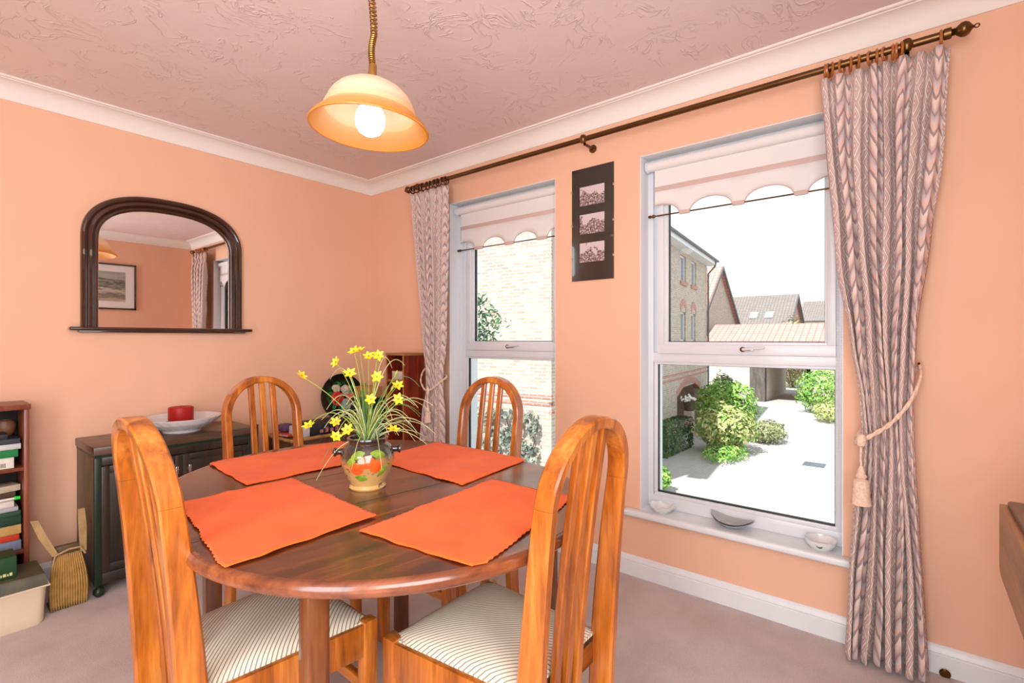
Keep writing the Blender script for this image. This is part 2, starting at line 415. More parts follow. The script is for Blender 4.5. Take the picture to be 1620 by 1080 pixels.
    def quad(s, pts, m=None, uvs=None):
        t = bmesh.new(); ul = t.loops.layers.uv.new('UVMap'); f = t.faces.new([t.verts.new(p) for p in pts])
        if uvs:
            for l, u in zip(f.loops, uvs): l[ul].uv = u
        return s._merge(t, None, m)
    def build(s, name, material=None, parent=None, smooth=True, angle=38):
        me = bpy.data.meshes.new(name)
        for e in s.bm.edges:
            if len(e.link_faces) == 2: e.smooth = e.calc_face_angle(0) < R(angle)
        for f in s.bm.faces: f.smooth = smooth
        s.bm.to_mesh(me); s.bm.free()
        if s.mats and material is None:
            for x in s.mats: me.materials.append(x)
        else: me.materials.append(material)
        o = bpy.data.objects.new(name, me); COL.objects.link(o)
        if parent: o.parent = parent
        return o
def tag(o, label=None, cat=None, group=None, kind=None):
    if label: o['label'] = label
    if cat: o['category'] = cat
    if group: o['group'] = group
    if kind: o['kind'] = kind
    return o
def thing(name, label, cat, loc=(0, 0, 0), rz=0.0, group=None):
    o = bpy.data.objects.new(name, None); COL.objects.link(o); o.location = loc; o.rotation_euler = (0, 0, rz)
    o.empty_display_size = 0.1
    return tag(o, label, cat, group)
def dup(root, loc, rz, label, group=None):
    r = root.copy(); COL.objects.link(r); r.location = loc; r.rotation_euler = (0, 0, rz); r['label'] = label
    if group: r['group'] = group
    for ch in list(root.children):
        c = ch.copy(); COL.objects.link(c); c.parent = r
        for g in list(ch.children):
            d = g.copy(); COL.objects.link(d); d.parent = c
    return r
def struct(mb, name, m, smooth=True):
    return tag(mb.build(name, m, smooth=smooth), kind='structure')
def T(x, y, z): return Matrix.Translation((x, y, z))
def RX(a): return Matrix.Rotation(a, 4, 'X')
def RY(a): return Matrix.Rotation(a, 4, 'Y')
def RZ(a): return Matrix.Rotation(a, 4, 'Z')
def lerp_tab(tab, z):
    tab = sorted(tab)
    if z <= tab[0][0]: return tab[0][1:]
    for a, b in zip(tab, tab[1:]):
        if z <= b[0]:
            t = (z - a[0]) / (b[0] - a[0]); t = t * t * (3 - 2 * t) * 0.5 + t * 0.5
            return tuple(p + (q - p) * t for p, q in zip(a[1:], b[1:]))
    return tab[-1][1:]

# ================================================================= THE ROOM
CE = 2.357; XB = -3.7; YB = -3.70; WT = 0.27
W2 = (-3.04, -2.202, 0.334, 2.072); W1 = (-1.699, -0.856, 0.334, 2.066)
b = MB(); b.box((XB - 0.3, YB - 0.3, -0.1), (WT, 0.3, 0.0)); struct(b, 'floor', M['carpet'])
b = MB(); b.box((XB - 0.3, YB - 0.3, CE), (WT, 0.3, CE + 0.12)); struct(b, 'ceiling', M['ceiling'])
b = MB(); b.box((XB - 0.3, 0.0, 0), (WT, 0.3, CE)); struct(b, 'wall_left', M['wall'])
# window wall (x = 0 .. WT), built in pieces round the two openings as one mesh
b = MB()
ys = [0.0, W1[1], W1[0], W2[1], W2[0], YB - 0.3]
b.box((0, ys[1], 0), (WT, ys[0], CE)); b.box((0, ys[3], 0), (WT, ys[2], CE)); b.box((0, ys[5], 0), (WT, ys[4], CE))
for W in (W1, W2):
    b.box((0, W[0], 0), (WT, W[1], W[2] - 0.03)); b.box((0, W[0], W[3]), (WT, W[1], CE))
struct(b, 'wall_right', M['wall'], smooth=False)
# back wall with an opening added behind the camera for fill light
b = MB(); b.box((XB, YB - 0.3, 0), (-3.25, YB, CE)); b.box((-1.9, YB - 0.3, 0), (0, YB, CE))
b.box((-3.25, YB - 0.3, 0), (-1.9, YB, 0.7)); b.box((-3.25, YB - 0.3, 2.03), (-1.9, YB, CE)); struct(b, 'wall_back', M['wall'], smooth=False)
b = MB(); b.box((XB - 0.3, -2.55, 0), (XB, 0, CE)); b.box((XB - 0.3, YB, 0), (XB, -3.62, CE)); b.box((XB - 0.3, -3.62, 2.25), (XB, -2.55, CE)); struct(b, 'wall_added_opening', M['wall'], smooth=False)  # door-sized gap added here to admit the fill light
# frames round the two openings added for fill, out of view
def frame_rect(mb, ax, c, a0, a1, z0, z1, t, d):
    """rectangular frame in plane ax=c; spans a0..a1 along the other axis"""
    def bx(p0, p1, q0, q1):
        if ax == 0: mb.box((c, p0, q0), (c + d, p1, q1), 0.004)
        else: mb.box((p0, c, q0), (p1, c + d, q1), 0.004)
    bx(a0, a1, z0, z0 + t); bx(a0, a1, z1 - t, z1); bx(a0, a0 + t, z0 + t, z1 - t); bx(a1 - t, a1, z0 + t, z1 - t)
b = MB(); frame_rect(b, 0, XB - 0.12, -3.62, -2.55, 0.0, 2.25, 0.06, 0.06); struct(b, 'added_door_frame', M['pvc'])
b = MB(); frame_rect(b, 1, YB - 0.12, -3.25, -1.9, 0.7, 2.03, 0.06, 0.06); struct(b, 'window_3', M['pvc'])

# cove cornices
prof = [(0, 2.272), (0.006, 2.272), (0.008, 2.278)]
for k in range(9):
    a = k / 8 * PI / 2
    prof.append((0.008 + 0.066 * (1 - math.cos(a)), 2.280 + 0.066 * math.sin(a)))
prof += [(0.076, 2.349), (0.088, 2.349), (0.092, 2.353), (0.092, CE), (0, CE)]
b = MB(); b.prism([(-p, z) for p, z in prof], 1, YB, 0.0); struct(b, 'trim_1', M['cove'])
b = MB(); b.prism([(-p, z) for p, z in prof], 0, XB, 0.0); struct(b, 'trim_2', M['cove'])
b = MB(); b.prism([(YB + p, z) for p, z in prof], 0, XB, 0.0); struct(b, 'trim_3', M['cove'])
b = MB(); b.prism([(XB + p, z) for p, z in prof], 1, YB, 0.0); struct(b, 'trim_4', M['cove'])
# skirting boards
sk = [(0, 0), (0.016, 0), (0.016, 0.066), (0.013, 0.069), (0.0155, 0.074), (0.013, 0.084), (0.008, 0.094), (0.004, 0.098), (0, 0.098)]
b = MB(); b.prism([(-p, z) for p, z in sk], 1, YB, 0.0); struct(b, 'baseboard_right', M['white'])
b = MB(); b.prism([(-p, z) for p, z in sk], 0, XB, 0.0); struct(b, 'baseboard_left', M['white'])
b = MB(); b.prism([(YB + p, z) for p, z in sk], 0, XB, 0.0); struct(b, 'baseboard_back', M['white'])

# reveals, frames, sills, panes
def window(idx, W):
    y0, y1, z0, z1 = W
    b = MB()
    b.box((0.0006, y1 - 0.0035, z0), (WT, y1 + 0.001, z1)); b.box((0.0006, y0 - 0.001, z0), (WT, y0 + 0.0035, z1)); b.box((0.0006, y0, z1 - 0.0035), (WT, y1, z1 + 0.001))
    struct(b, 'trim_%d' % (4 + idx), M['reveal'])
    fx = 0.085
    b = MB()
    y1r = y1
    if idx == 1:
        b.box((fx + 0.004, y1 - 0.036, z0 + 0.0003), (fx + 0.07, y1 - 0.0036, z1 - 0.004), 0.002); y1 = y1 - 0.033
    def rect(b, x0, x1, ya, yb, za, zb, t, ty=None):
        if ty:
            b.box((x0, ya, za), (x1, yb, za + t), 0.003); b.box((x0, ya, zb - t), (x1, yb, zb), 0.003)
            b.box((x0, ya, za + t - 0.001), (x1, ya + ty, zb - t + 0.001), 0.003); b.box((x0, yb - ty, za + t - 0.001), (x1, yb, zb - t + 0.001), 0.003)
            return
        b.box((x0, ya, za), (x1, yb, za + t), 0.003); b.box((x0, ya, zb - t), (x1, yb, zb), 0.003)
        b.box((x0, ya, za + t - 0.001), (x1, ya + t, zb - t + 0.001), 0.003); b.box((x0, yb - t, za + t - 0.001), (x1, yb, zb - t + 0.001), 0.003)
    # outer frame with a mullion under the sash
    rect(b, fx, fx + 0.06, y0 + 0.003, y1 - 0.003, z0 + 0.0003, z1 - 0.003, 0.038, 0.028)
    # bottom rail is deeper
    b.box((fx - 0.0015, y0 + 0.004, z0 + 0.0002), (fx + 0.05, y1 - 0.004, z0 + 0.058), 0.003)
    b.box((fx - 0.0015, y0 + 0.03, 1.058), (fx + 0.05, y1 - 0.03, 1.105), 0.003)
    # lower glazing bead
    rect(b, fx + 0.006, fx + 0.05, y0 + 0.018, y1 - 0.033, z0 + 0.056, 1.064, 0.018)
    o = struct(b, 'window_%d' % idx, M['pvc'])
    # opening sash
    b = MB(); rect(b, fx - 0.014, fx + 0.05, y0 + 0.030, y1 - 0.058, 1.100, z1 - 0.04, 0.046, 0.032)
    rect(b, fx - 0.004, fx + 0.04, y0 + 0.053, y1 - 0.089, 1.140, z1 - 0.08, 0.018)
    s = b.build('sash', M['pvc'], o)
    b = MB(); b2 = MB()
    lo = (y0 + 0.035, y1 - 0.050, z0 + 0.076, 1.048); up = (y0 + 0.070, y1 - 0.106, 1.158, z1 - 0.1)
    for (a, c, d, e), mb in ((lo, b), (up, b2)):
        rect(mb, fx + 0.012, fx + 0.034, a - 0.002, c + 0.002, d - 0.002, e + 0.002, 0.0055)
    b.build('rubber_seal', M['gasket'], o); b2.build('rubber_seal', M['gasket'], s)
    b = MB(); b.box((fx + 0.020, lo[0], lo[2]), (fx + 0.024, lo[1], lo[3])); b.build('glass_pane', M['glass'], o)
    b = MB(); b.box((fx + 0.020, up[0], up[2]), (fx + 0.024, up[1], up[3])); b.build('glass_pane', M['glass'], s)
    # handle
    yc = {1: -1.325, 2: -2.676}[idx]
    b = MB(); b.box((fx - 0.026, yc - 0.028, 1.118), (fx - 0.012, yc + 0.022, 1.134), 0.004, m=M['steel'])
    b.lathe([(0, 0), (0.011, 0), (0.011, 0.014), (0, 0.016)], 14, m=M['rodbrown'], mtx=T(fx - 0.024, yc + 0.014, 1.126) @ RY(-PI / 2))
    b.tube([(fx - 0.036, yc + 0.014, 1.126), (fx - 0.042, yc, 1.127), (fx - 0.042, yc - 0.045, 1.131), (fx - 0.040, yc - 0.075, 1.134)], [0.0065, 0.006, 0.005, 0.0045], 8, m=M['pvc'])
    b.build('window_handle', None, s)
    # sill board
    b = MB(); y1 = y1r
    b.box((-0.052, y0 - 0.040, z0 - 0.030), (0.0, y1 + 0.072, z0), 0.010, seg=3); b.box((-0.02, y0 + 0.0005, z0 - 0.03), (WT - 0.02, y1 - 0.0005, z0 - 0.0001), 0)
    b.build('window_sill', M['white'], o)
window(1, W1); window(2, W2)

# outer brick skin below/around the windows is not seen from inside
# ================================================================= CURTAINS
ROD = (-0.10, 2.192)
def curtain(name, label, tab, ztop, zbot, folds, seed, pleats, cloth):
    r_ = random.Random(seed); ph = [r_.uniform(0, 6.28) for _ in range(6)]
    jit = [r_.uniform(-0.25, 0.25) for _ in range(folds + 2)]
    b = MB(); nu, nv = folds * 20, 90
    def fn(u, v):
        z = zbot + (ztop - zbot) * v
        ya, yb = lerp_tab([(t[0], t[1], t[2]) for t in tab], z)
        fu = u + 0.012 * math.sin(u * 9 + ph[0] + z * 1.3) 
        amp = lerp_tab([(t[0], t[3]) for t in tab], z)[0]
        k = u * folds
        i = int(min(k, folds - 1)); fr = k - i
        a = math.sin(2 * PI * (k + jit[i] * math.sin(PI * fr) * 0.35) + 0.5 * math.sin(z * 2.1 + ph[1]))
        # sharper valleys
        sa = math.copysign(abs(a) ** 0.75, a)
        a2 = 0.35 * math.sin(2 * PI * k * 0.5 + ph[2] + z * 1.7)
        rdg = abs(math.sin(PI * (k + jit[i] * 0.5 * math.sin(PI * fr)) + 0.35 * math.sin(z * 1.9 + ph[1]) )) ** 0.8
        x = -0.100 + amp * (0.9 - 1.9 * rdg + a2 * 0.7)
        y = ya + (yb - ya) * fu + 0.25 * amp * math.sin(4 * PI * k + ph[3]) * 0.5
        # gathered heading tape
        hd = math.exp(-((z - (ztop - 0.095)) / 0.02) ** 2)
        x = x + (-0.100 - x) * 0.55 * hd
        y += 0.004 * math.sin(z * 7 + k * 1.7 + ph[4])
        return (x, y, z)
    H = ztop - zbot
    b.grid(fn, nu, nv, uv=lambda u, v: (u * cloth, zbot + v * H))
    o = b.build(name, M['curtain'], angle=180)
    md = o.modifiers.new('solid', 'SOLIDIFY'); md.thickness = 0.003
    return o
t2 = [(0.02, -3.045, -3.290, 0.045), (0.30, -3.062, -3.284, 0.042), (0.54, -3.082, -3.272, 0.036), (0.72, -3.100, -3.258, 0.026), (0.82, -3.106, -3.252, 0.018), (0.95, -3.098, -3.250, 0.022),
      (1.16, -3.070, -3.262, 0.034), (1.5, -3.024, -3.298, 0.036), (1.9, -2.990, -3.328, 0.034), (2.15, -2.978, -3.346, 0.022)]
t1 = [(0.02, -0.662, -0.925, 0.040), (0.5, -0.690, -0.908, 0.034), (0.7, -0.706, -0.904, 0.028), (0.84, -0.745, -0.884, 0.018), (0.95, -0.746, -0.886, 0.020), (1.2, -0.724, -0.914, 0.030),
      (1.72, -0.641, -0.935, 0.030), (2.165, -0.576, -0.941, 0.020)]
c2 = tag(curtain('curtain', '', t2, 2.152, 0.018, 8, 3, 8, 1.45), 'full length patterned mauve curtain on the right, tied back beside the larger window', 'curtain', 'curtains on the brass pole')
c1 = tag(curtain('curtain', '', t1, 2.150, 0.018, 7, 5, 7, 1.35), 'patterned mauve curtain tied back near the room corner, behind the dining table', 'curtain', 'curtains on the brass pole')
# rod
rod = thing('curtain_rod', 'long antique brass curtain pole with turned finials above both windows', 'curtain pole', (ROD[0], -1.9, ROD[1]))
b = MB(); b.tube([(0, 1.30, 0), (0, -1.435, 0)], 0.013, 16); b.build('pole', M['rodbrown'], rod)
fin = [(0, 0), (0.014, 0), (0.019, 0.004), (0.0195, 0.034), (0.014, 0.039), (0.010, 0.043), (0.015, 0.047), (0.010, 0.051), (0.013, 0.054), (0.024, 0.075), (0.0255, 0.092), (0.021, 0.108), (0.006, 0.124), (0.004, 0.130), (0, 0.131)]
for sgn, y in ((-1, -1.430), (1, 1.29)):
    k = 0.60
    b = MB(); b.lathe([(r * 0.95, z * k) for r, z in fin], 20, mtx=T(0, y, 0) @ RX(PI / 2 if sgn < 0 else -PI / 2))
    ring = [(0, y + sgn * (0.131 * k + 0.0055 + 0.006 * math.sin(a)), 0.006 * math.cos(a)) for a in [i / 14 * 2 * PI for i in range(14)]]
    b.tube(ring, 0.0022, 6, closed=True); b.build('finial', M['rodbrown'], rod)
for y in (1.24, -0.04, -1.342 + 0.0):
    if y < -1: y = -1.335
    b = MB(); yy = -1.34 if False else y
    b.lathe([(0, 0), (0.021, 0), (0.021, 0.006), (0.008, 0.010), (0.007, 0.088)], 18, mtx=T(0.098, yy, -0.022) @ RY(-PI / 2))
    b.lathe([(0, -0.02), (0.012, -0.019), (0.0185, -0.008), (0.020, 0.0), (0.0185, 0.008), (0.012, 0.019), (0, 0.02)], 16, mtx=T(-0.004, yy, -0.001))
    b.build('bracket', M['rodbrown'], rod)
def ringmesh(r, t):
    b = MB(); b.tube([(r * math.cos(a), 0, r * math.sin(a)) for a in [i / 22 * 2 * PI for i in range(22)]], t, 8, closed=True)
    b.tube([(0, 0, -r - t * 0.6), (0, 0.002, -r - 0.008), (0, 0, -r - 0.014)], 0.0016, 6); return b
first = None
for k, y in enumerate([-2.992, -3.003, -3.014, -3.045, -3.072, -3.095, -3.130, -3.150, -3.172, -3.196, -3.208, -3.220, -3.325]):
    if first is None: o = ringmesh(0.0235, 0.0044).build('curtain_ring', M['ringwood']); first = o
    else: o = first.copy(); COL.objects.link(o)
    o.location = (ROD[0], y, ROD[1] - 0.009); o.rotation_euler = (0, 0, R([8, -6, 14, -14, 10, 13, -12, 6, -13, 4, -4, 9, 0][k]))
    tag(o, 'amber wooden curtain ring on the pole above the right curtain', 'curtain ring', 'amber rings above the right curtain')
first = None
for k in range(10):
    y = -0.60 - 0.335 * (k / 9) + 0.006 * math.sin(k * 3)
    if first is None: o = ringmesh(0.0235, 0.0044).build('curtain_ring', M['ringdark']); first = o
    else: o = first.copy(); COL.objects.link(o)
    o.location = (ROD[0], y, ROD[1] - 0.009); o.rotation_euler = (0, 0, R([8, -12, 14, -10, 10, 16, -14, 6, -14, 4][k]))
    tag(o, 'dark wooden curtain ring on the pole above the corner curtain', 'curtain ring', 'dark rings above the corner curtain')

def tieback(name, label, hook, pts, knot, zt, s=1.0):
    root = thing(name, label, 'curtain tieback', knot)
    K = Vector(knot)
    b = MB()
    P = [Vector(p) - K for p in pts]
    # smooth by catmull
    S = []
    for i in range(len(P) - 1):
        p0 = P[max(i - 1, 0)]; p1 = P[i]; p2 = P[i + 1]; p3 = P[min(i + 2, len(P) - 1)]
        for j in range(8):
            t = j / 8; S.append(0.5 * ((2 * p1) + (p2 - p0) * t + (2 * p0 - 5 * p1 + 4 * p2 - p3) * t * t + (3 * p1 - 3 * p2 + p3 - p0) * t ** 3))
    S.append(P[-1])
    for off in (-0.0035, 0.0035):
        Q = []
        for i, p in enumerate(S):
            a = i * 0.8 + (0 if off < 0 else PI)
            Q.append(p + Vector((0.003 * math.cos(a), 0.0, 0.0045 * math.sin(a))))
        b.tube(Q, 0.0050 * s, 8)
    b.build('cord', M['rope'], root)
    b = MB(); b.lathe([(0, 0.03), (0.012 * s, 0.024), (0.016 * s, 0.008), (0.014 * s, -0.012), (0.005, -0.02), (0, -0.02)], 14); b.build('knot', M['rope'], root)
    b = MB(); b.tube([(0, 0, -0.015), (0, 0.002, -0.06 * s), (0, 0, zt)], 0.004 * s, 8)
    b.lathe([(0.005, 0), (0.009 * s, -0.01), (0.013 * s, -0.028), (0.018 * s, -0.036), (0.016 * s, -0.042), (0.012 * s, -0.045)], 16, mtx=T(0, 0, zt))
    tl = 0.085 * s
    b.lathe([(0.013 * s, -0.045), (0.024 * s, -0.052), (0.026 * s, -0.058 - tl * 0.5), (0.031 * s, -0.05 - tl), (0.024 * s, -0.05 - tl), (0, -0.045 - tl)], 40, mtx=T(0, 0, zt),
            warp=lambda c: (c.x * (1 + 0.07 * math.sin(20 * math.atan2(c.y, c.x))), c.y * (1 + 0.07 * math.sin(20 * math.atan2(c.y, c.x))), c.z))
    b.build('tassel', M['rope'], root)
    b = MB(); h = Vector(hook) - K; b.tube([h + Vector((0.028, 0, 0)), h, h + Vector((-0.018, 0, 0)), h + Vector((-0.024, 0, 0.014))], 0.0035, 8); b.build('hook', M['rodbrown'], root)
    return root
tieback('curtain_tieback', 'pink cord tieback with a fringed tassel round the right hand curtain', (-0.03, -3.268, 1.075),
        [(-0.038, -3.268, 1.085), (-0.085, -3.272, 1.04), (-0.135, -3.245, 0.96), (-0.158, -3.195, 0.885), (-0.165, -3.14, 0.835), (-0.165, -3.105, 0.812), (-0.130, -3.088, 0.80), (-0.06, -3.10, 0.83), (-0.035, -3.2, 0.95), (-0.034, -3.262, 1.07)],
        (-0.178, -3.110, 0.812), -0.085)
tieback('curtain_tieback', 'pink cord tieback with a tassel round the curtain nearest the room corner', (-0.03, -0.70, 0.985),
        [(-0.038, -0.700, 0.985), (-0.10, -0.712, 0.96), (-0.150, -0.745, 0.90), (-0.162, -0.79, 0.853), (-0.165, -0.83, 0.845), (-0.155, -0.865, 0.86), (-0.12, -0.897, 0.90), (-0.06, -0.893, 0.93), (-0.036, -0.8, 0.95), (-0.034, -0.705, 0.98)],
        (-0.172, -0.838, 0.838), -0.085, 0.72)

# ================================================================= BLINDS
def blind(idx, W, label, tabs, arcs_z, tabw):
    y0, y1, z0, z1 = W
    root = thing('roller_blind', label, 'roller blind', (0.045, (y0 + y1) / 2, z1 - 0.045), 0, 'scalloped roller blinds')
    O = Vector(root.location)
    ya, yb = y0 + 0.028, y1 - 0.05
    b = MB(); b.tube([(0.012, y0 + 0.012 - O.y, 0), (0.012, y1 - 0.012 - O.y, 0)], 0.024, 24); b.build('roller', M['blind'], root)
    b = MB(); b.lathe([(0, 0), (0.027, 0), (0.029, 0.004), (0.029, 0.012), (0, 0.013)], 22, mtx=T(0.012, y1 - O.y - 0.022, 0) @ RX(PI / 2) @ T(0, 0, -0.012)); b.build('end_cap', M['pvc'], root)
    X0 = 0.015
    zt, zm = 0.0, -0.105
    b = MB(); b.box((X0 - 0.0012, ya - O.y, zm - 0.002), (X0 + 0.0012, yb - O.y, zt)); b.build('cloth', M['blind'], root)
    b = MB(); b.box((X0 - 0.0065, ya - O.y, zm - 0.022), (X0 - 0.0012, yb - O.y, zm), 0.001); b.build('hem', M['blind_trim'], root)
    # scalloped valance
    zb = arcs_z - O.z
    n = 120; top = []; bot = []
    def edge(y):
        # nearest tab
        best = min(tabs, key=lambda t: abs(t - y)); d = abs(best - y)
        if d < tabw / 2: return 0.0
        i = sorted(tabs); span = None
        for a, c in zip(i, i[1:]):
            if a <= y <= c: span = (a + tabw / 2, c - tabw / 2)
        if span is None:
            p = (i[1] - i[0]) - tabw
            if y < i[0]: span = (i[0] - tabw / 2 - p, i[0] - tabw / 2)
            else: span = (i[-1] + tabw / 2, i[-1] + tabw / 2 + p)
        t = (y - span[0]) / (span[1] - span[0]) * 2 - 1
        return 0.062 * math.sqrt(max(0, 1 - t * t)) ** 0.9
    def fn(u, v):
        y = ya + (yb - ya) * u; e = zb + edge(y)
        return (X0 - 0.002, y - O.y, (zm - 0.01) * v + e * (1 - v))
    b = MB(); b.grid(fn, n, 3); o = b.build('scalloped_valance', M['blind'], root); o.modifiers.new('s', 'SOLIDIFY').thickness = 0.002
    b = MB(); pts = [fn(i / n, 0) for i in range(n + 1)]; b.tube([(x - 0.001, y, z) for x, y, z in pts], 0.0028, 6)
    for t in tabs: b.box((X0 - 0.008, t - tabw / 2 - O.y, zb - 0.001), (X0 + 0.002, t + tabw / 2 - O.y, zb + 0.017), 0.002)
    b.build('scallop_trim', M['blind_trim'], root)
    b = MB(); zr = zb + 0.008
    b.tube([(X0 - 0.002, ya + 0.01 - O.y, zr), (X0 - 0.002, yb + 0.004 - O.y, zr)], 0.0035, 8)
    b.lathe([(0, 0), (0.004, 0), (0.009, 0.008), (0.009, 0.012), (0.004, 0.02), (0.008, 0.026), (0.007, 0.034), (0, 0.04)], 12, mtx=T(X0 - 0.002, yb - O.y - 0.004, zr) @ RX(-PI / 2))
    b.build('pole', M['rodbrown'], root)
    if idx == 2:
        b = MB()
        for yy in (y0 + 0.010, y0 + 0.024):
            for k in range(112):
                z = -0.02 - k * 0.0115
                b.lathe([(0, -0.003), (0.0028, 0), (0, 0.003)], 6, mtx=T(0.004, yy - O.y, z))
            b.tube([(0.004, yy - O.y, -0.01), (0.004, yy - O.y, -1.30)], 0.0008, 4)
        b.build('bead_chain', M['pvc'], root)
blind(1, W1, 'cream scalloped roller blind in the window near the room corner', [-1.067 + 0.0, -1.322, -1.567], 1.752, 0.072)
blind(2, W2, 'cream scalloped roller blind with a bead chain, beside the right curtain', [-2.401, -2.643, -2.888], 1.772, 0.050)

# ================================================================= WALL PICTURE (three small photographs)
def m_print(name, seed, kind):
    m, nt, b = mat(name)
    tc = nt.nodes.new('ShaderNodeTexCoord'); s = nt.nodes.new('ShaderNodeSeparateXYZ'); L(nt, tc.outputs['UV'], s.inputs[0])
    mp = nt.nodes.new('ShaderNodeMapping'); mp.inputs['Location'].default_value = (seed * 3.1, seed * 1.7, 0); mp.inputs['Scale'].default_value = (1, 1, 1); L(nt, tc.outputs['UV'], mp.inputs[0])
    if kind == 'town':
        n = noise(nt, mp.outputs[0], 11, 4, 0.7); n2 = noise(nt, mp.outputs[0], 2.2, 3)
        sky = math_(nt, 'ADD', s.outputs[1], math_(nt, 'MULTIPLY', math_(nt, 'SUBTRACT', n2, 0.5), 1.9))
        msk = ramp(nt, sky, [(0.60, (1, 1, 1)), (0.64, (0, 0, 0))])
        dk = ramp(nt, n, [(0.40, srgb(60, 44, 44)), (0.52, srgb(150, 128, 126)), (0.60, srgb(222, 204, 200))])
        c = mixc(nt, msk, srgb(210, 194, 196), dk)
    else:
        mp.inputs['Scale'].default_value = (1, 4.5, 1)
        n = noise(nt, mp.outputs[0], 3.6, 5, 0.65)
        g = math_(nt, 'ADD', s.outputs[1], math_(nt, 'MULTIPLY', math_(nt, 'SUBTRACT', n, 0.5), 0.8))
        c = ramp(nt, g, [(0.0, srgb(196, 182, 160)), (0.22, srgb(110, 104, 92)), (0.36, srgb(206, 200, 184)), (0.46, srgb(80, 80, 70)), (0.56, srgb(150, 156, 146)), (0.66, srgb(72, 76, 62)), (0.78, srgb(176, 178, 170)), (1.0, srgb(160, 160, 154))])
    L(nt, c, b.inputs['Base Color']); b.inputs['Roughness'].default_value = 0.3
    return m
pic = thing('clip_frame_picture', 'tall narrow frameless picture with three small sepia town photographs on black, between the windows', 'picture', (-0.001, -1.936, 1.482))
b = MB(); b.box((-0.006, -0.1245, 0), (0, 0.1245, 0.597), 0.001); b.build('black_mount', plain('charcoal_mount_board', srgb(52, 46, 42), 0.22, coat=0.5), pic)
for k, (za, zb) in enumerate(((1.879, 1.979), (1.728, 1.832), (1.579, 1.681))):
    ya, yb = -1.862 + 1.936, -2.009 + 1.936; x = -0.0075
    b = MB(); b.quad([(x, ya, za - 1.482), (x, yb, za - 1.482), (x, yb, zb - 1.482), (x, ya, zb - 1.482)], uvs=[(0, 0), (1.45, 0), (1.45, 1), (0, 1)])
    ya2, yb2 = ya, yb
    b.box((x + 0.0003, yb, za - 1.482), (x + 0.0015, ya, zb - 1.482))
    b.build('photograph', m_print('sepia_town_photo', k + 1, 'town'), pic)
for z in (0.12, 0.30, 0.48):
    for y in (-0.1245, 0.1245): b = MB(); b.box((-0.009, y - 0.004, z - 0.006), (0, y + 0.004, z + 0.006), 0.001); b.build('clip', M['steel'], pic)

# seascape on the back wall, seen in the mirror
sea = thing('framed_picture', 'dark framed grey seascape print reflected in the mirror', 'picture', (-0.95, YB + 0.001, 1.50))
b = MB()
wv, hv = 0.38, 0.51
for lo, hi in (((-wv, 0, 0), (wv, 0.018, 0.018)), ((-wv, 0, hv - 0.018), (wv, 0.018, hv)), ((-wv, 0, 0), (-wv + 0.018, 0.018, hv)), ((wv - 0.018, 0, 0), (wv, 0.018, hv))): b.box(lo, hi, 0.002)
b.build('frame', M['mirror_wood'], sea)
b = MB(); b.box((-wv + 0.018, 0, 0.018), (wv - 0.018, 0.008, hv - 0.018)); b.build('white_mount', M['ceramic'], sea)
b = MB(); q = [(-wv + 0.10, 0.0095, 0.09), (wv - 0.10, 0.0095, 0.09), (wv - 0.10, 0.0095, hv - 0.09), (-wv + 0.10, 0.0095, hv - 0.09)]
b.quad(q, uvs=[(0, 0), (1, 0), (1, 1), (0, 1)]); b.box((-wv + 0.10, 0.007, 0.09), (wv - 0.10, 0.0092, hv - 0.09)); b.build('print', m_print('grey_seascape_print', 4, 'sea'), sea)

# ================================================================= MIRROR
mir = thing('overmantel_mirror', 'arched mirror in a dark moulded frame with a small ledge on the left wall', 'mirror', (-1.345, 0, 1.215))
def arch_pts(hw, zs, ht, n=64, e=2.45):
    """outline from bottom right up over the arch to bottom left (x,z)"""
    P = [(hw, 0.0), (hw, zs * 0.5)]
    for i in range(n + 1):
        a = PI * i / n
        c, s = math.cos(a), math.sin(a)
        P.append((hw * math.copysign(abs(c) ** (2 / e), c), zs + ht * abs(s) ** (2 / e)))
    P += [(-hw, zs * 0.5), (-hw, 0.0)]
    return P
HWo, ZSo, HTo = 0.383, 0.46, 0.262
Po = arch_pts(HWo, ZSo, HTo); Pi = arch_pts(HWo - 0.072, ZSo - 0.01, HTo - 0.067)
fp = [(0.0, 0.0), (0.0, 0.018), (0.03, 0.026), (0.10, 0.030), (0.20, 0.030), (0.30, 0.024), (0.34, 0.018), (0.38, 0.021), (0.48, 0.027), (0.60, 0.027), (0.68, 0.021), (0.72, 0.015), (0.76, 0.018), (0.86, 0.022), (0.94, 0.019), (1.0, 0.010), (1.0, 0.0)]
secs = []
for (xo, zo), (xi, zi) in zip(Po, Pi):
    secs.append([(xo + (xi - xo) * t, -d - 0.002, zo + (zi - zo) * t + 0.008) for t, d in fp])
b = MB(); b.sweep(secs); b.build('arched_frame', M['mirror_wood'], mir)
b = MB(); t = bmesh.new(); f = t.faces.new([t.verts.new((x, -0.006, z + 0.008)) for x, z in arch_pts(HWo - 0.066, ZSo - 0.008, HTo - 0.06)]); b._merge(t); b.box((-0.30, -0.0055, 0.02), (0.30, -0.001, 0.5)); b.build('mirror_glass', M['mirror'], mir, smooth=False)
b = MB(); sp = [(-0.0, 0.002), (-0.055, 0.002), (-0.062, 0.006), (-0.064, 0.012), (-0.060, 0.018), (-0.0, 0.018)]
b.box((-0.432, -0.062, 0.0), (0.432, -0.001, 0.018), 0.008, seg=3); b.box((-0.395, -0.045, -0.010), (0.395, -0.001, 0.002), 0.004); b.build('ledge', M['mirror_wood'], mir)

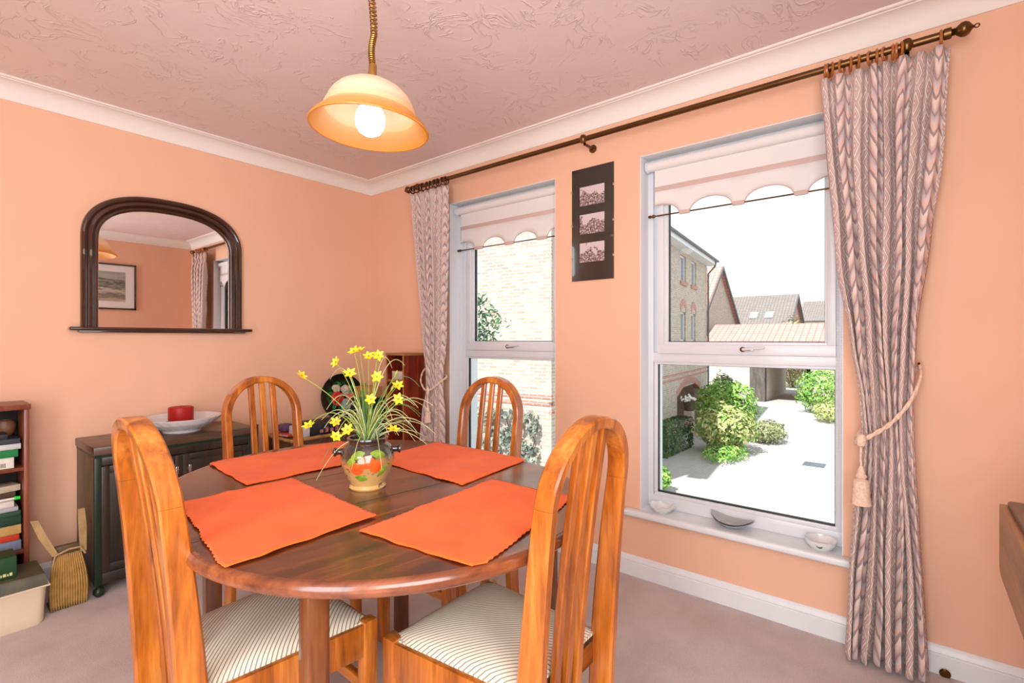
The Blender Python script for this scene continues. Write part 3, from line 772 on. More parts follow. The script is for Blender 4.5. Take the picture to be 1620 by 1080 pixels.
# ================================================================= PENDANT LAMP
LP = (-1.344, -1.882, 1.848)
lamp = thing('pendant_lamp', 'amber and cream glass pendant lamp on a coiled brass cord above the table', 'ceiling lamp', LP)
tilt = Matrix.Scale(1.045, 4) @ Matrix.Rotation(R(2.6), 4, Vector((0.778, 0.628, 0)))
b = MB()
sh = [(0.180, 0.0), (0.1815, 0.003), (0.174, 0.014), (0.160, 0.028), (0.146, 0.040), (0.138, 0.050), (0.139, 0.058), (0.134, 0.070), (0.130, 0.074), (0.128, 0.084), (0.117, 0.103), (0.100, 0.121), (0.076, 0.136), (0.050, 0.1455), (0.022, 0.149)]
inner = [(max(r - 0.0045, 0.018), z - 0.002 + (0.002 if i == 0 else 0)) for i, (r, z) in enumerate(sh)][::-1]
b.lathe(sh + inner, 72, closed=True, mtx=tilt); b.build('glass_shade', M['shade'], lamp)
b = MB(); b.lathe([(0, 0.205), (0.010, 0.205), (0.0125, 0.200), (0.013, 0.150), (0.0135, 0.149), (0.014, 0.148), (0.014, 0.143), (0.014, 0.142), (0.014, 0.118), (0, 0.118)], 24, mtx=tilt); b.build('brass_cap', M['brass'], lamp)
b = MB()
bp = [(0, 0.118), (0.013, 0.118), (0.0135, 0.098), (0.020, 0.084), (0.034, 0.070), (0.045, 0.050), (0.0475, 0.030), (0.044, 0.010), (0.034, -0.006), (0.018, -0.015), (0, -0.018)]
b.lathe([(r_ * 0.95, z_) for r_, z_ in bp], 36, mtx=tilt); b.build('globe_bulb', M['bulb'], lamp)
top = tilt @ Vector((0, 0, 0.2))
b = MB(); pts = []; zc = CE - LP[2] - 0.03
zt = top.z; cs = []
def cxy(z):
    k = (z - zt) / (zc - zt); return top.x * (1 - k) - 0.008 * math.sin(min(1, k * 2.6) * PI) + 0.010 * math.sin(k * PI), top.y * (1 - k)
z = zt; a = 0.0
while z < zc:
    f_ = min(1, max(0, (z - zt - 0.095) / 0.04)); pitch = 0.0068 + 0.0060 * f_; rad_ = 0.0090 + 0.0012 * f_
    c0, c1_ = cxy(z); pts.append((c0 + rad_ * math.cos(a), c1_ + rad_ * math.sin(a), z)); a += PI / 6; z += pitch / 12
b.tube(pts, 0.0026, 6); b.tube([(*cxy(zt + (zc - zt) * k / 10), zt + (zc - zt) * k / 10) for k in range(11)], 0.0028, 8)
b.build('coiled_cord', M['brass'], lamp)
b = MB(); b.lathe([(0, 0), (0.012, 0), (0.045, 0.012), (0.05, 0.03), (0, 0.03)], 28, mtx=T(0, 0, zc)); b.build('ceiling_rose', M['brass'], lamp)

# ================================================================= DINING TABLE
TC = (-1.411, -1.992, 0.0); TR = -0.136; TZ = 0.745
tab = thing('dining_table', 'oval extending dining table with a dark walnut top and square legs', 'table', TC, TR)
TRd, TL = 0.517, 0.155
def stadium(r, n=40):
    P = []
    for i in range(n + 1): a = PI * i / n; P.append((r * math.cos(a), TL + r * math.sin(a)))
    for i in range(n + 1): a = PI + PI * i / n; P.append((r * math.cos(a), -TL + r * math.sin(a)))
    return P
b = MB(); t = bmesh.new()
def ringat(r, z): return [t.verts.new((x, y, z)) for x, y in stadium(r)]
rt = ringat(TRd - 0.016, TZ); rb = ringat(TRd - 0.016, TZ - 0.03)
t.faces.new(rt); t.faces.new(rb[::-1])
for i in range(len(rt)): t.faces.new((rt[i], rb[i], rb[(i + 1) % len(rt)], rt[(i + 1) % len(rt)]))
bmesh.ops.recalc_face_normals(t, faces=t.faces); b._merge(t); b.build('table_top', M['walnut'], tab)
secs = []
prof = [(-0.016, 0.0), (-0.010, 0.0003), (-0.004, -0.002), (-0.0005, -0.007), (0.001, -0.014), (-0.0005, -0.021), (-0.004, -0.027), (-0.010, -0.031), (-0.016, -0.032)]
st = [stadium(TRd + p[0]) for p in prof]
b = MB(); b.sweep([[(st[k][i][0], st[k][i][1], TZ + prof[k][1]) for k in range(len(prof))] for i in range(len(st[0]))], closed=True); b.build('bullnose_rim', M['rim'], tab)
for y in (-TL, TL):
    b = MB(); b.box((-TRd + 0.02, y - 0.0008, TZ - 0.01), (TRd - 0.02, y + 0.0008, TZ + 0.0004)); b.build('leaf_joint', M['black'], tab)
LX, LY = 0.335, 0.40
for sx in (-1, 1):
    for sy in (-1, 1):
        b = MB(); b.box((sx * LX - 0.023, sy * LY - 0.023, 0), (sx * LX + 0.023, sy * LY + 0.023, TZ - 0.03), 0.005); b.build('leg', M['walnut_leg'], tab)
for lo, hi in (((-LX, -LY - 0.011, TZ - 0.09), (LX, -LY + 0.011, TZ - 0.03)), ((-LX, LY - 0.011, TZ - 0.09), (LX, LY + 0.011, TZ - 0.03)), ((-LX - 0.011, -LY, TZ - 0.09), (-LX + 0.011, LY, TZ - 0.03)), ((LX - 0.011, -LY, TZ - 0.09), (LX + 0.011, LY, TZ - 0.03))):
    b = MB(); b.box(lo, hi, 0.002); b.build('apron', M['walnut_leg'], tab)

# placemats
def sdf_table(x, y):
    dx, dy = x - TC[0], y - TC[1]; c, s = math.cos(TR), math.sin(TR)
    u, v = dx * c + dy * s, -dx * s + dy * c
    v = math.copysign(max(abs(v) - TL, 0), v); return math.hypot(u, v) - TRd
def placemat(P, label, seed):
    c = Vector((sum(p[0] for p in P) / 4, sum(p[1] for p in P) / 4, TZ))
    r_ = random.Random(seed)
    A = [Vector((p[0], p[1], 0)) for p in P]
    def fn(u, v):
        p = (A[0] * (1 - u) + A[1] * u) * (1 - v) + (A[3] * (1 - u) + A[2] * u) * v
        eu = max(0, 1 - 8 * min(u, 1 - u)); ev = max(0, 1 - 8 * min(v, 1 - v))
        n1 = mnoise.noise(Vector((u * 3 + seed, v * 3, 0))); n2 = mnoise.noise(Vector((u * 9, v * 9 + seed, 4)))
        dirv = (A[1] - A[0]).normalized(); dirw = (A[3] - A[0]).normalized()
        p = p + dirw * (0.007 * ev * mnoise.noise(Vector((u * 7, seed, 1)))) + dirv * (0.005 * eu * mnoise.noise(Vector((seed, v * 7, 2))))
        tooth = 0.0016 * (1 if int(round(u * 48)) % 2 else -1)
        if v < 0.01: p = p - dirw * tooth
        if v > 0.99: p = p + dirw * tooth
        z = 0.0045 + 0.0028 * n1 + max(0, n2) * 0.003
        cc = Vector((TC[0], TC[1], 0))
        for _ in range(30):
            if sdf_table(p.x, p.y) <= -0.004: break
            p = p + (cc - p).normalized() * 0.004
        p.z = 0
        return (p.x - c.x, p.y - c.y, z)
    b = MB(); b.grid(fn, 48, 40); o = b.build('placemat', M['mat'], angle=180)
    o.modifiers.new('s', 'SOLIDIFY').thickness = 0.0022; o.modifiers['s'].offset = -1
    o.location = c; tag(o, label, 'placemat', 'orange placemats on the dining table'); return o
placemat([(-1.934, -2.266), (-1.851, -1.781), (-1.555, -1.785), (-1.587, -2.255)], 'orange ribbed placemat in front of the near left chair', 1)
placemat([(-1.636, -2.631), (-1.668, -2.300), (-1.177, -2.263), (-1.160, -2.545)][0:1] + [(-1.170, -2.545), (-1.177, -2.263), (-1.668, -2.300)], 'orange ribbed placemat in front of the near right chair', 2)
placemat([(-1.146, -1.405), (-1.639, -1.371), (-1.670, -1.746), (-1.19, -1.760)], 'orange ribbed placemat at the far left place, behind the flower pot', 3)
placemat([(-0.894, -2.192), (-0.912, -1.736), (-1.250, -1.745), (-1.277, -2.234)], 'orange ribbed placemat at the far right place, before the window chair', 4)

# ================================================================= CHAIRS
CW, CZT, CZJ = 0.333, 1.007, 0.842
def cyf(z):
    if z >= 0.45: return -0.080 * (z - 0.45) - 0.081 * (z - 0.45) ** 2
    t = 0.45 - z; return 0.08 * t - 0.25 * t * t
def cD(z): return 0.0450 + 0.016 * min(1.0, max(0.0, (0.84 - z) / 0.39))
FW = 0.027
def sect(xo, xi, zo, zi):
    """rounded rectangular section between outer and inner outline points, front and back faces"""
    yo, yi = cyf(zo), cyf(zi); Do, Di = cD(zo), cD(zi); e = 0.16; f = 0.09
    def P(t, s):
        x = xo + (xi - xo) * t; z = zo + (zi - zo) * t; y = (yo + (yi - yo) * t) - (Do + (Di - Do) * t) * s; return (x, y, z)
    return [P(e, 0), P(1 - e, 0), P(1, f), P(1, 1 - f), P(1 - e, 1), P(e, 1), P(0, 1 - f), P(0, f)]
def make_chair(label):
    root = thing('dining_chair', label, 'chair', (0, 0, 0), 0, 'pine dining chairs round the table')
    hw = CW / 2
    b = MB(); ss = []
    for i in range(41):
        a = PI * i / 40
        ro = (hw, CZT - CZJ); ri = (hw - FW, CZT - CZJ - FW)
        ss.append(sect(ro[0] * math.cos(a), ri[0] * math.cos(a), CZJ + ro[1] * math.sin(a), CZJ + ri[1] * math.sin(a)))
    b.sweep(ss); b.build('back_arch', M['pine'], root)
    for sx in (1, -1):
        b = MB(); b.sweep([sect(sx * hw, sx * (hw - FW), z, z) for z in [CZJ - 0.0005 - (CZJ - 0.0005) * i / 26 for i in range(27)]]); b.build('leg', M['pine'], root)
    for u in (-0.047, 0, 0.047):
        ztop = CZJ + (CZT - CZJ - FW + 0.004) * math.sqrt(max(0, 1 - (u / (hw - FW)) ** 2))
        b = MB(); ss = []
        for i in range(25):
            z = 0.272 + (ztop - 0.272) * i / 24; y = cyf(z) - 0.012; wd = 0.0118; dd = 0.017
            ss.append([(u - wd + 0.003, y, z), (u + wd - 0.003, y, z), (u + wd, y - 0.003, z), (u + wd, y - dd + 0.003, z), (u + wd - 0.003, y - dd, z), (u - wd + 0.003, y - dd, z), (u - wd, y - dd + 0.003, z), (u - wd, y - 0.003, z)])
        b.sweep(ss); b.build('back_slat', M['pine'], root)
    fy = 0.365; fw = 0.195
    for sx in (1, -1):
        b = MB(); b.box((sx * (fw - 0.036), fy - 0.020, 0), (sx * fw, fy + 0.020, 0.450), 0.006); b.build('leg', M['pine'], root)
    b = MB(); b.box((-fw + 0.03, fy - 0.010, 0.368), (fw - 0.03, fy + 0.012, 0.444), 0.003); b.build('front_rail', M['pine_x'], root)
    b = MB(); b.box((-hw + 0.02, -0.008, 0.372), (hw - 0.02, 0.012, 0.444), 0.003); b.build('rear_rail', M['pine_x'], root)
    for sx in (1, -1):
        ang = math.atan2((fw - 0.010) - (hw - 0.010), fy + 0.0)
        ln = math.hypot(fy, 0.028)
        b = MB(); b.box((-0.011, 0, 0.362), (0.011, ln, 0.444), 0.003, mtx=T(sx * (hw - 0.014), 0, 0) @ RZ(-sx * ang)); b.build('side_rail', M['pine'], root)
    b = MB(); b.box((-hw + 0.02, cyf(0.28) - 0.042, 0.268), (hw - 0.02, cyf(0.28) - 0.008, 0.308), 0.004); b.build('stretcher', M['pine_x'], root)
    b = MB(); b.box((-fw + 0.03, fy - 0.012, 0.262), (fw - 0.03, fy + 0.010, 0.290), 0.003); b.build('stretcher', M['pine_x'], root)
    # cushion
    def cush(u, v):
        y = -0.008 + (fy + 0.012) * v; hw_ = (hw - 0.020) + (fw - 0.012 - hw + 0.020) * v
        x = (u * 2 - 1) * hw_
        uu = abs(u * 2 - 1); vv = abs(v * 2 - 1)
        z = 0.446 + 0.036 * (1 - uu ** 3.2) ** 0.6 * (1 - vv ** 3.2) ** 0.6
        # rounded front corners
        if uu > 0.82 and v > 0.88:
            x *= 1 - 0.10 * ((uu - 0.82) / 0.18) * ((v - 0.88) / 0.12)
        return (x, y, z)
    b = MB(); b.grid(cush, 30, 30); o = b.build('seat_cushion', M['stripe'], root, angle=180)
    b2 = MB(); b2.prism([(-hw + 0.020, -0.008), (hw - 0.020, -0.008), (fw - 0.014, fy + 0.002), (-fw + 0.014, fy + 0.002)], 2, 0.428, 0.448); b2.build('seat_base', M['stripe'], root)
    return root
ch = make_chair('honey pine arched-back chair at the near left, seen edge-on')
ch.location = (-1.903, -1.968, 0); ch.rotation_euler = (0, 0, R(-91.4))
dup(ch, (-1.368, -2.632, 0), R(0.8), 'honey pine arched-back chair at the near right, its back towards the viewer')
dup(ch, (-1.285, -1.080, 0), R(181.0), 'honey pine arched-back chair at the far left of the table, before the dark cabinet')
dup(ch, (-0.745, -1.815, 0), R(91.2), 'honey pine arched-back chair at the far right, before the window near the corner')

# ================================================================= FLOWER POT ON THE TABLE
VP = (-1.450, -2.022, TZ)
def m_vase():
    m, nt, b = mat('painted_fruit_glaze')
    tc = nt.nodes.new('ShaderNodeTexCoord'); s = nt.nodes.new('ShaderNodeSeparateXYZ'); L(nt, tc.outputs['Object'], s.inputs[0])
    nz = noise(nt, tc.outputs['Object'], 26, 3)
    zz = math_(nt, 'ADD', s.outputs[2], math_(nt, 'MULTIPLY', math_(nt, 'SUBTRACT', nz, 0.5), 0.05))
    c = ramp(nt, math_(nt, 'DIVIDE', zz, 0.15), [(0.0, srgb(206, 160, 96)), (0.3, srgb(190, 148, 92)), (0.52, srgb(160, 124, 76)), (0.66, srgb(60, 52, 40)), (1.0, srgb(36, 34, 32))])
    sp = ramp(nt, noise(nt, tc.outputs['Object'], 60, 2), [(0.62, (0, 0, 0)), (0.68, (1, 1, 1))])
    c = mixc(nt, math_(nt, 'MULTIPLY', sp, 0.7), c, srgb(50, 36, 24))
    L(nt, c, b.inputs['Base Color']); b.inputs['Roughness'].default_value = 0.08; b.inputs['Coat Weight'].default_value = 0.8
    return m
vase = thing('flower_pot', 'dark glazed pot painted with orange fruit and leaves, at the centre of the table', 'flower pot', VP)
vpf = [(0, 0), (0.050, 0), (0.052, 0.004), (0.048, 0.012), (0.052, 0.022), (0.068, 0.052), (0.0765, 0.080), (0.0745, 0.102), (0.064, 0.120), (0.054, 0.128), (0.054, 0.134), (0.058, 0.140), (0.057, 0.144), (0.050, 0.144), (0.048, 0.136), (0.048, 0.120), (0, 0.118)]
def vr(z):
    for (r0, z0), (r1, z1) in zip(vpf[3:9], vpf[4:10]):
        if z0 <= z <= z1: return r0 + (r1 - r0) * (z - z0) / (z1 - z0)
    return 0.06
b = MB(); b.lathe(vpf, 48); b.build('pot_body', m_vase(), vase)
camdir = math.atan2(CAM[1] - VP[1], CAM[0] - VP[0])
for sg in (1, -1):
    a = camdir + sg * R(88)
    b = MB(); b.lathe([(0, 0), (0.010, 0), (0.008, 0.010), (0.009, 0.016), (0.013, 0.020), (0.013, 0.024), (0.007, 0.028), (0, 0.029)], 16, mtx=T(0.068 * math.cos(a), 0.068 * math.sin(a), 0.106) @ RZ(a) @ RY(PI / 2)); b.build('knob_handle', M['ceramic_grey'] if False else plain('dark_pot_glaze', srgb(44, 34, 26), 0.1, coat=0.8), vase)
def patch(ang, z, rx, rz, m, name, rot=0, lift=0.0014, shape='disc'):
    b = MB(); t = bmesh.new(); ctr = None; n = 26; ringsV = []
    for k in range(4):
        q = k / 3; rr = []
        for i in range(n):
            th = 2 * PI * i / n
            ex, ez = rx * q * math.cos(th), rz * q * math.sin(th)
            if shape == 'leaf': ez *= (1 - abs(math.cos(th)) ** 2 * 0.6) 
            e2 = ex * math.cos(rot) - ez * math.sin(rot); e3 = ex * math.sin(rot) + ez * math.cos(rot)
            zc_ = z + e3; rad = vr(zc_) + lift * (1.2 - q * 0.9); aa = ang + e2 / max(vr(zc_), 0.03)
            rr.append((rad * math.cos(aa), rad * math.sin(aa), zc_))
        ringsV.append([t.verts.new(p) for p in rr] if k else [t.verts.new(rr[0])])
    for i in range(n): t.faces.new((ringsV[0][0], ringsV[1][i], ringsV[1][(i + 1) % n]))
    for k in (1, 2):
        for i in range(n): t.faces.new((ringsV[k][i], ringsV[k + 1][i], ringsV[k + 1][(i + 1) % n], ringsV[k][(i + 1) % n]))
    bmesh.ops.recalc_face_normals(t, faces=t.faces); b._merge(t); return b.build(name, m, vase)
fruit = plain('orange_fruit_glaze', srgb(232, 92, 34), 0.1, coat=0.8, var=0.25, vs=40); lf = plain('green_leaf_glaze', srgb(120, 150, 44), 0.1, coat=0.8, var=0.35, vs=60)
for off, z, rx, rz, r0, m_, sh_, nm in ((-0.42, 0.068, 0.020, 0.018, 0, fruit, 'disc', 'painted_fruit'), (0.30, 0.073, 0.019, 0.018, 0, fruit, 'disc', 'painted_fruit'), (-0.03, 0.086, 0.022, 0.018, 0, fruit, 'disc', 'painted_fruit'),
                                   (-0.38, 0.106, 0.020, 0.011, 0.3, lf, 'leaf', 'painted_leaf'), (0.40, 0.106, 0.022, 0.011, -0.2, lf, 'leaf', 'painted_leaf'), (-0.28, 0.040, 0.018, 0.010, -0.2, lf, 'leaf', 'painted_leaf'), (0.62, 0.058, 0.022, 0.009, 0.9, lf, 'leaf', 'painted_leaf'), (-0.62, 0.088, 0.014, 0.010, 0.3, lf, 'leaf', 'painted_leaf')):
    patch(camdir + off, z, rx, rz, m_, nm, r0, 0.0014 if nm != 'painted_fruit' or abs(off) > 0.1 else 0.0022, sh_)
b = MB()
for k in range(60):
    a, r_ = rnd.uniform(0, 2 * PI), 0.044 * math.sqrt(rnd.random())
    s_ = rnd.uniform(0.004, 0.007)
    b.lathe([(0, -s_ * 0.6), (s_, 0), (0, s_ * 0.7)], 7, mtx=T(r_ * math.cos(a), r_ * math.sin(a), 0.121 + rnd.uniform(0, 0.012)) @ RZ(a) @ RX(0.4))
tag(b.build('pebbles', M['pebble'], vase), kind='stuff')

plant = thing('artificial_plant', 'arrangement of yellow star flowers and arching grass standing in the painted pot', 'flowers', (VP[0], VP[1], TZ + 0.119))
RT = Vector((0.6281, -0.7781, 0)); FD = Vector((0.7781, 0.6281, 0))
def pp(px, py, dd):
    """offset from the plant root (sideways, up) of measured flower positions; dd = depth offset"""
    d = 1.450 + dd
    p = Vector(CAM) + (FD + RT * ((px - 810) / 790.45) + Vector((0, 0, (536.04 - py) / 790.45))) * d
    return p - Vector((VP[0], VP[1], TZ + 0.119))
def bez(p0, p1, p2, n=14): return [p0 * (1 - t) ** 2 + p1 * 2 * t * (1 - t) + p2 * t * t for t in [i / n for i in range(n + 1)]]
FL = [(476, 595, -.03), (532, 573, .04), (560, 556, .02), (569, 555, .05), (553, 591, -.05), (583, 564, .06), (598, 562, .0), (596, 596, -.06), (629, 610, .03), (586, 632, -.09), (630, 631, -.04), (488, 674, -.02), (531, 668, .05), (550, 680, -.08), (531, 691, -.10), (622, 680, -.07)]
for k, (px, py, dd) in enumerate(FL):
    P = pp(px, py, dd)
    base = Vector((rnd.uniform(-.012, .012), rnd.uniform(-.012, .012), 0))
    hor = math.hypot(P.x, P.y)
    mid = base + (P - base) * 0.45 + Vector((0, 0, 0.05 if py < 640 else 0.13))
    if py < 640: mid = Vector((P.x * 0.25, P.y * 0.25, P.z * 0.6))
    b = MB(); b.tube(bez(base, mid, P), [0.0016 - 0.0006 * i / 14 for i in range(15)], 6); fs = b.build('stem', M['stem'], plant)
    b = MB(); toC = (Vector(CAM) - (P + Vector((VP[0], VP[1], TZ + .12)))).normalized()
    nrm = (toC * rnd.uniform(0.3, 1.0) + Vector((rnd.uniform(-.5, .5), rnd.uniform(-.5, .5), rnd.uniform(0.1, 0.9)))).normalized()
    q = nrm.to_track_quat('Z', 'Y').to_matrix().to_4x4(); a0 = rnd.uniform(0, 1)
    for j in range(6):
        a = a0 + j * PI / 3; Lp = 0.0175 * rnd.uniform(0.9, 1.15)
        prof_ = [(0.0, 0.0015), (0.3, 0.0042), (0.55, 0.0048), (0.8, 0.0030), (1.0, 0.0003)]
        t = bmesh.new(); rows = []
        for tt, wv_ in prof_:
            rows.append([t.verts.new((Lp * tt, sg * wv_, 0.001 + 0.006 * tt - (0.0 if sg else 0.0012))) for sg in (-1, 0, 1)])
        for r0, r1 in zip(rows, rows[1:]):
            for i in (0, 1): t.faces.new((r0[i], r0[i + 1], r1[i + 1], r1[i]))
        b._merge(t, T(*P) @ q @ RZ(a))
    fo = b.build('flower', M['petal'], plant)
    b = MB(); b.lathe([(0, 0), (0.0028, 0.001), (0.0028, 0.005), (0, 0.007)], 8, mtx=T(*P) @ q); b.build('flower_centre', M['flowercore'], fo)
for px, py, dd in ((625, 594, .02), (619, 617, .0)):
    P = pp(px, py, dd); b = MB(); b.tube(bez(Vector((0, 0, 0)), Vector((P.x * .3, P.y * .3, P.z * .6)), P), 0.0013, 6)
    d = P.normalized(); b.tube([P - d * 0.002, P + d * 0.008, P + d * 0.018], [0.002, 0.004, 0.0005], 8); b.build('bud', M['stem'], plant)
# arching grass blades
ends = []
for k in range(26): ends.append((rnd.uniform(610, 690), rnd.uniform(640, 705), rnd.uniform(-.10, .12)))
for k in range(14): ends.append((rnd.uniform(500, 560), rnd.uniform(645, 700), rnd.uniform(-.10, .12)))
ends += [(664, 612, .02), (640, 578, .04), (548, 640, -.1), (556, 742, -.12), (604, 742, -.12), (508, 735, -.10), (500, 760, -0.06), (620, 582, .05), (522, 600, .06), (690, 688, 0)]
for k in range(16): ends.append((rnd.uniform(560, 615), rnd.uniform(625, 665), rnd.uniform(-.05, .05)))
b1, b2 = MB(), MB()
for k, (px, py, dd) in enumerate(ends):
    P = pp(px, py, dd); base = Vector((rnd.uniform(-.015, .015), rnd.uniform(-.015, .015), 0))
    h_ = rnd.uniform(0.06, 0.13)
    mid = Vector((P.x * 0.45, P.y * 0.45, max(P.z, 0) + h_))
    mb = b2 if (k % 3 == 0 and k < 40) or k >= len(ends) - 16 else b1
    mb = MB(); mb.tube(bez(base, mid, P), [0.0019 * (1 - 0.7 * i / 14) for i in range(15)], 5)
    mb.build('grass_blade', M['bladegreen'] if k >= len(ends) - 16 or k % 5 == 0 else M['blade'], plant)
b1.bm.free(); b2.bm.free()

# ================================================================= SILL DISHES
d = thing('ceramic_dish', 'small white dish with a wavy rim at the left end of the window sill', 'dish', (0.034, -2.300, 0.334))
b = MB(); pf = [(0, 0), (0.034, 0), (0.045, 0.010), (0.058, 0.026), (0.0615, 0.033), (0.059, 0.034), (0.050, 0.022), (0.036, 0.008), (0, 0.006)]
b.lathe(pf, 48, warp=lambda c: (c.x * (1 + 0.03 * math.sin(9 * math.atan2(c.y, c.x)) * min(1, c.z / 0.03)), c.y, c.z + 0.003 * math.sin(6 * math.atan2(c.y, c.x)) * min(1, c.z / 0.02))); b.build('bowl_body', M['ceramic'], d)
d = thing('leaf_dish', 'grey leaf-shaped dish with turned-up ends at the middle of the window sill', 'dish', (0.028, -2.620, 0.334), R(-8))
def leafd(u, v, off=0.0):
    s = u * 2 - 1; wv = 0.052 * (1 - abs(s) ** 2.2) ** 0.75 + 0.001; tt = (v * 2 - 1)
    z = 0.008 + 0.046 * abs(s) ** 2.2 * (0.5 + 0.5 * 1) + 0.022 * (tt * tt) * (1 - s * s) - off
    return (tt * wv + 0.012 * s * s, -s * 0.098, max(z, 0.0 if off else 0.004))
b = MB(); b.grid(leafd, 40, 14); b.grid(lambda u, v: leafd(u, v, 0.007), 40, 14); bmesh.ops.remove_doubles(b.bm, verts=b.bm.verts, dist=0.0001)
b.lathe([(0, 0), (0.022, 0), (0.03, 0.008), (0, 0.009)], 24); b.build('dish_body', M['ceramic_grey'], d, angle=60)
d = thing('ceramic_bowl', 'small white bowl with a dark bird mark at the right end of the window sill', 'bowl', (0.026, -2.962, 0.334))
b = MB(); b.lathe([(0, 0), (0.036, 0), (0.042, 0.006), (0.054, 0.022), (0.0575, 0.036), (0.055, 0.037), (0.050, 0.024), (0.040, 0.010), (0, 0.007)], 48); b.build('bowl_body', M['ceramic'], d)
def bowlr(z): return 0.042 + (0.054 - 0.042) * (z - 0.006) / 0.016 if z < 0.022 else 0.054 + 0.0035 * (z - 0.022) / 0.014
b = MB(); aa = math.atan2(CAM[1] - d.location.y, CAM[0] - d.location.x) - 0.12
shp = [(-0.013, 0.026), (-0.008, 0.022), (0.0, 0.019), (0.006, 0.020), (0.013, 0.024), (0.011, 0.015), (0.002, 0.013), (-0.007, 0.017)]
t = bmesh.new(); f = t.faces.new([t.verts.new(((bowlr(z) + 0.0012) * math.cos(aa + x / 0.054), (bowlr(z) + 0.0012) * math.sin(aa + x / 0.054), z)) for x, z in shp]); b._merge(t); b.build('bird_mark', M['black'], d)

# ================================================================= DARK CABINET ON CASTORS
cab = thing('side_cabinet', 'low dark wooden cabinet on castors against the left wall under the mirror', 'cabinet', (-1.395, -0.19, 0))
hx = 0.352; y0c, y1c = -0.182, 0.185; zc0, zc1 = 0.050, 0.680
b = MB(); b.box((-hx, y0c, zc1 - 0.038), (hx + 0.012, y1c, zc1), 0.005); b.build('cabinet_top', M['cab_top'], cab)
b = MB(); b.box((-hx + 0.004, y0c + 0.004, zc1 - 0.050), (hx, y1c - 0.01, zc1 - 0.036)); b.build('top_moulding', M['cab_post'], cab)
b = MB(); b.box((-hx + 0.006, y0c + 0.02, zc0), (-hx + 0.024, y1c - 0.005, zc1 - 0.048), 0.002); b.build('side_panel', M['cab_side'], cab)
b = MB(); b.box((hx - 0.024, y0c + 0.02, zc0), (hx - 0.006, y1c - 0.005, zc1 - 0.048), 0.002); b.build('side_panel', M['cab_side'], cab)
b = MB(); b.box((-hx + 0.02, y0c + 0.03, zc0), (hx - 0.02, y1c - 0.01, zc0 + 0.02)); b.box((-hx + 0.02, y1c - 0.02, zc0), (hx - 0.02, y1c - 0.01, zc1 - 0.05)); b.build('carcass', M['darkwood'], cab)
for sx in (-1, 1):
    b = MB(); b.box((sx * (hx - 0.003) - 0.014 * (1 + sx), y0c, zc0), (sx * (hx - 0.003) + 0.014 * (1 - sx), y0c + 0.028, zc1 - 0.049), 0.003); b.build('corner_post', M['cab_post'], cab)
b = MB(); b.box((-hx + 0.025, y0c + 0.003, zc1 - 0.088), (hx - 0.025, y0c + 0.022, zc1 - 0.050), 0.002); b.build('front_rail', M['cab'], cab); b = MB(); b.box((-hx + 0.025, y0c + 0.003, zc0), (hx - 0.025, y0c + 0.022, zc0 + 0.05), 0.002); b.build('front_rail', M['cab'], cab)
for i in range(2):
    xa = -hx + 0.027 + i * (2 * hx - 0.054) / 2 + 0.001; xb = xa + (2 * hx - 0.054) / 2 - 0.002
    b = MB(); b.box((xa, y0c + 0.004, zc0 + 0.053), (xb, y0c + 0.020, zc1 - 0.091), 0.003)
    for a_, c_, e_, f_ in ((xa + 0.001, xa + 0.03, zc0 + 0.054, zc1 - 0.092), (xb - 0.03, xb - 0.001, zc0 + 0.054, zc1 - 0.092), (xa + 0.03, xb - 0.03, zc1 - 0.125, zc1 - 0.092), (xa + 0.03, xb - 0.03, zc0 + 0.054, zc0 + 0.09)): b.box((a_, y0c - 0.001, e_), (c_, y0c + 0.005, f_), 0.0015)
    dr = b.build('door', M['cab'], cab)
    hxp = xb - 0.046 if i == 0 else xa + 0.042
    hxp = -0.075 if i == 0 else 0.010
    hxp = xb - 0.026 if i == 0 else xa + 0.028
    b = MB(); b.box((hxp - 0.006, y0c - 0.018, zc1 - 0.185), (hxp + 0.006, y0c - 0.010, zc1 - 0.145), 0.003); b.box((hxp - 0.004, y0c - 0.012, zc1 - 0.17), (hxp + 0.004, y0c, zc1 - 0.16)); b.build('handle', M['steel'], dr)
for sx in (-1, 1):
    for yy in (y0c + 0.012, y1c - 0.03):
        b = MB(); b.lathe([(0, -0.022), (0.012, -0.020), (0.022, -0.008), (0.024, 0), (0.022, 0.008), (0.012, 0.020), (0, 0.022)], 18, mtx=T(sx * (hx - 0.02) , yy - (0.012 if yy < 0 else 0), 0.024) @ RY(PI / 2) @ RX(0.5)); b.tube([(sx * (hx - 0.02), yy, 0.035), (sx * (hx - 0.02), yy, 0.055)], 0.007, 8); b.build('castor', M['cab_post'], cab)
b = MB(); b.box((hx + 0.013, -0.178, zc1 - 0.30), (hx + 0.026, -0.150, zc1 + 0.010), 0.002); b.build('end_post', M['darkwood'], cab)

# bowl and candle on the cabinet
BL = (-1.345, -0.205, 0.6803)
bo = thing('serving_bowl', 'wide white basketweave bowl on the dark cabinet', 'bowl', BL)
b = MB(); pf = [(0, 0.0), (0.085, 0.0), (0.088, 0.006), (0.080, 0.010), (0.115, 0.022), (0.160, 0.050), (0.184, 0.074), (0.187, 0.079), (0.182, 0.079), (0.156, 0.055), (0.112, 0.028), (0.06, 0.018), (0, 0.016)]
def weave(c):
    a = math.atan2(c.y, c.x); r_ = math.hypot(c.x, c.y); 
    if 0.006 < c.z < 0.07 and r_ > 0.09:
        k = 1 + 0.012 * math.sin(26 * a + c.z * 120) ; return (c.x * k, c.y * k, c.z)
    return tuple(c)
pf2 = []
for (r0, z0), (r1, z1) in zip(pf, pf[1:]):
    n_ = 5 if r0 > 0.05 and abs(r1 - r0) > 0.02 else 1
    for j in range(n_): pf2.append((r0 + (r1 - r0) * j / n_, z0 + (z1 - z0) * j / n_))
pf2.append(pf[-1])
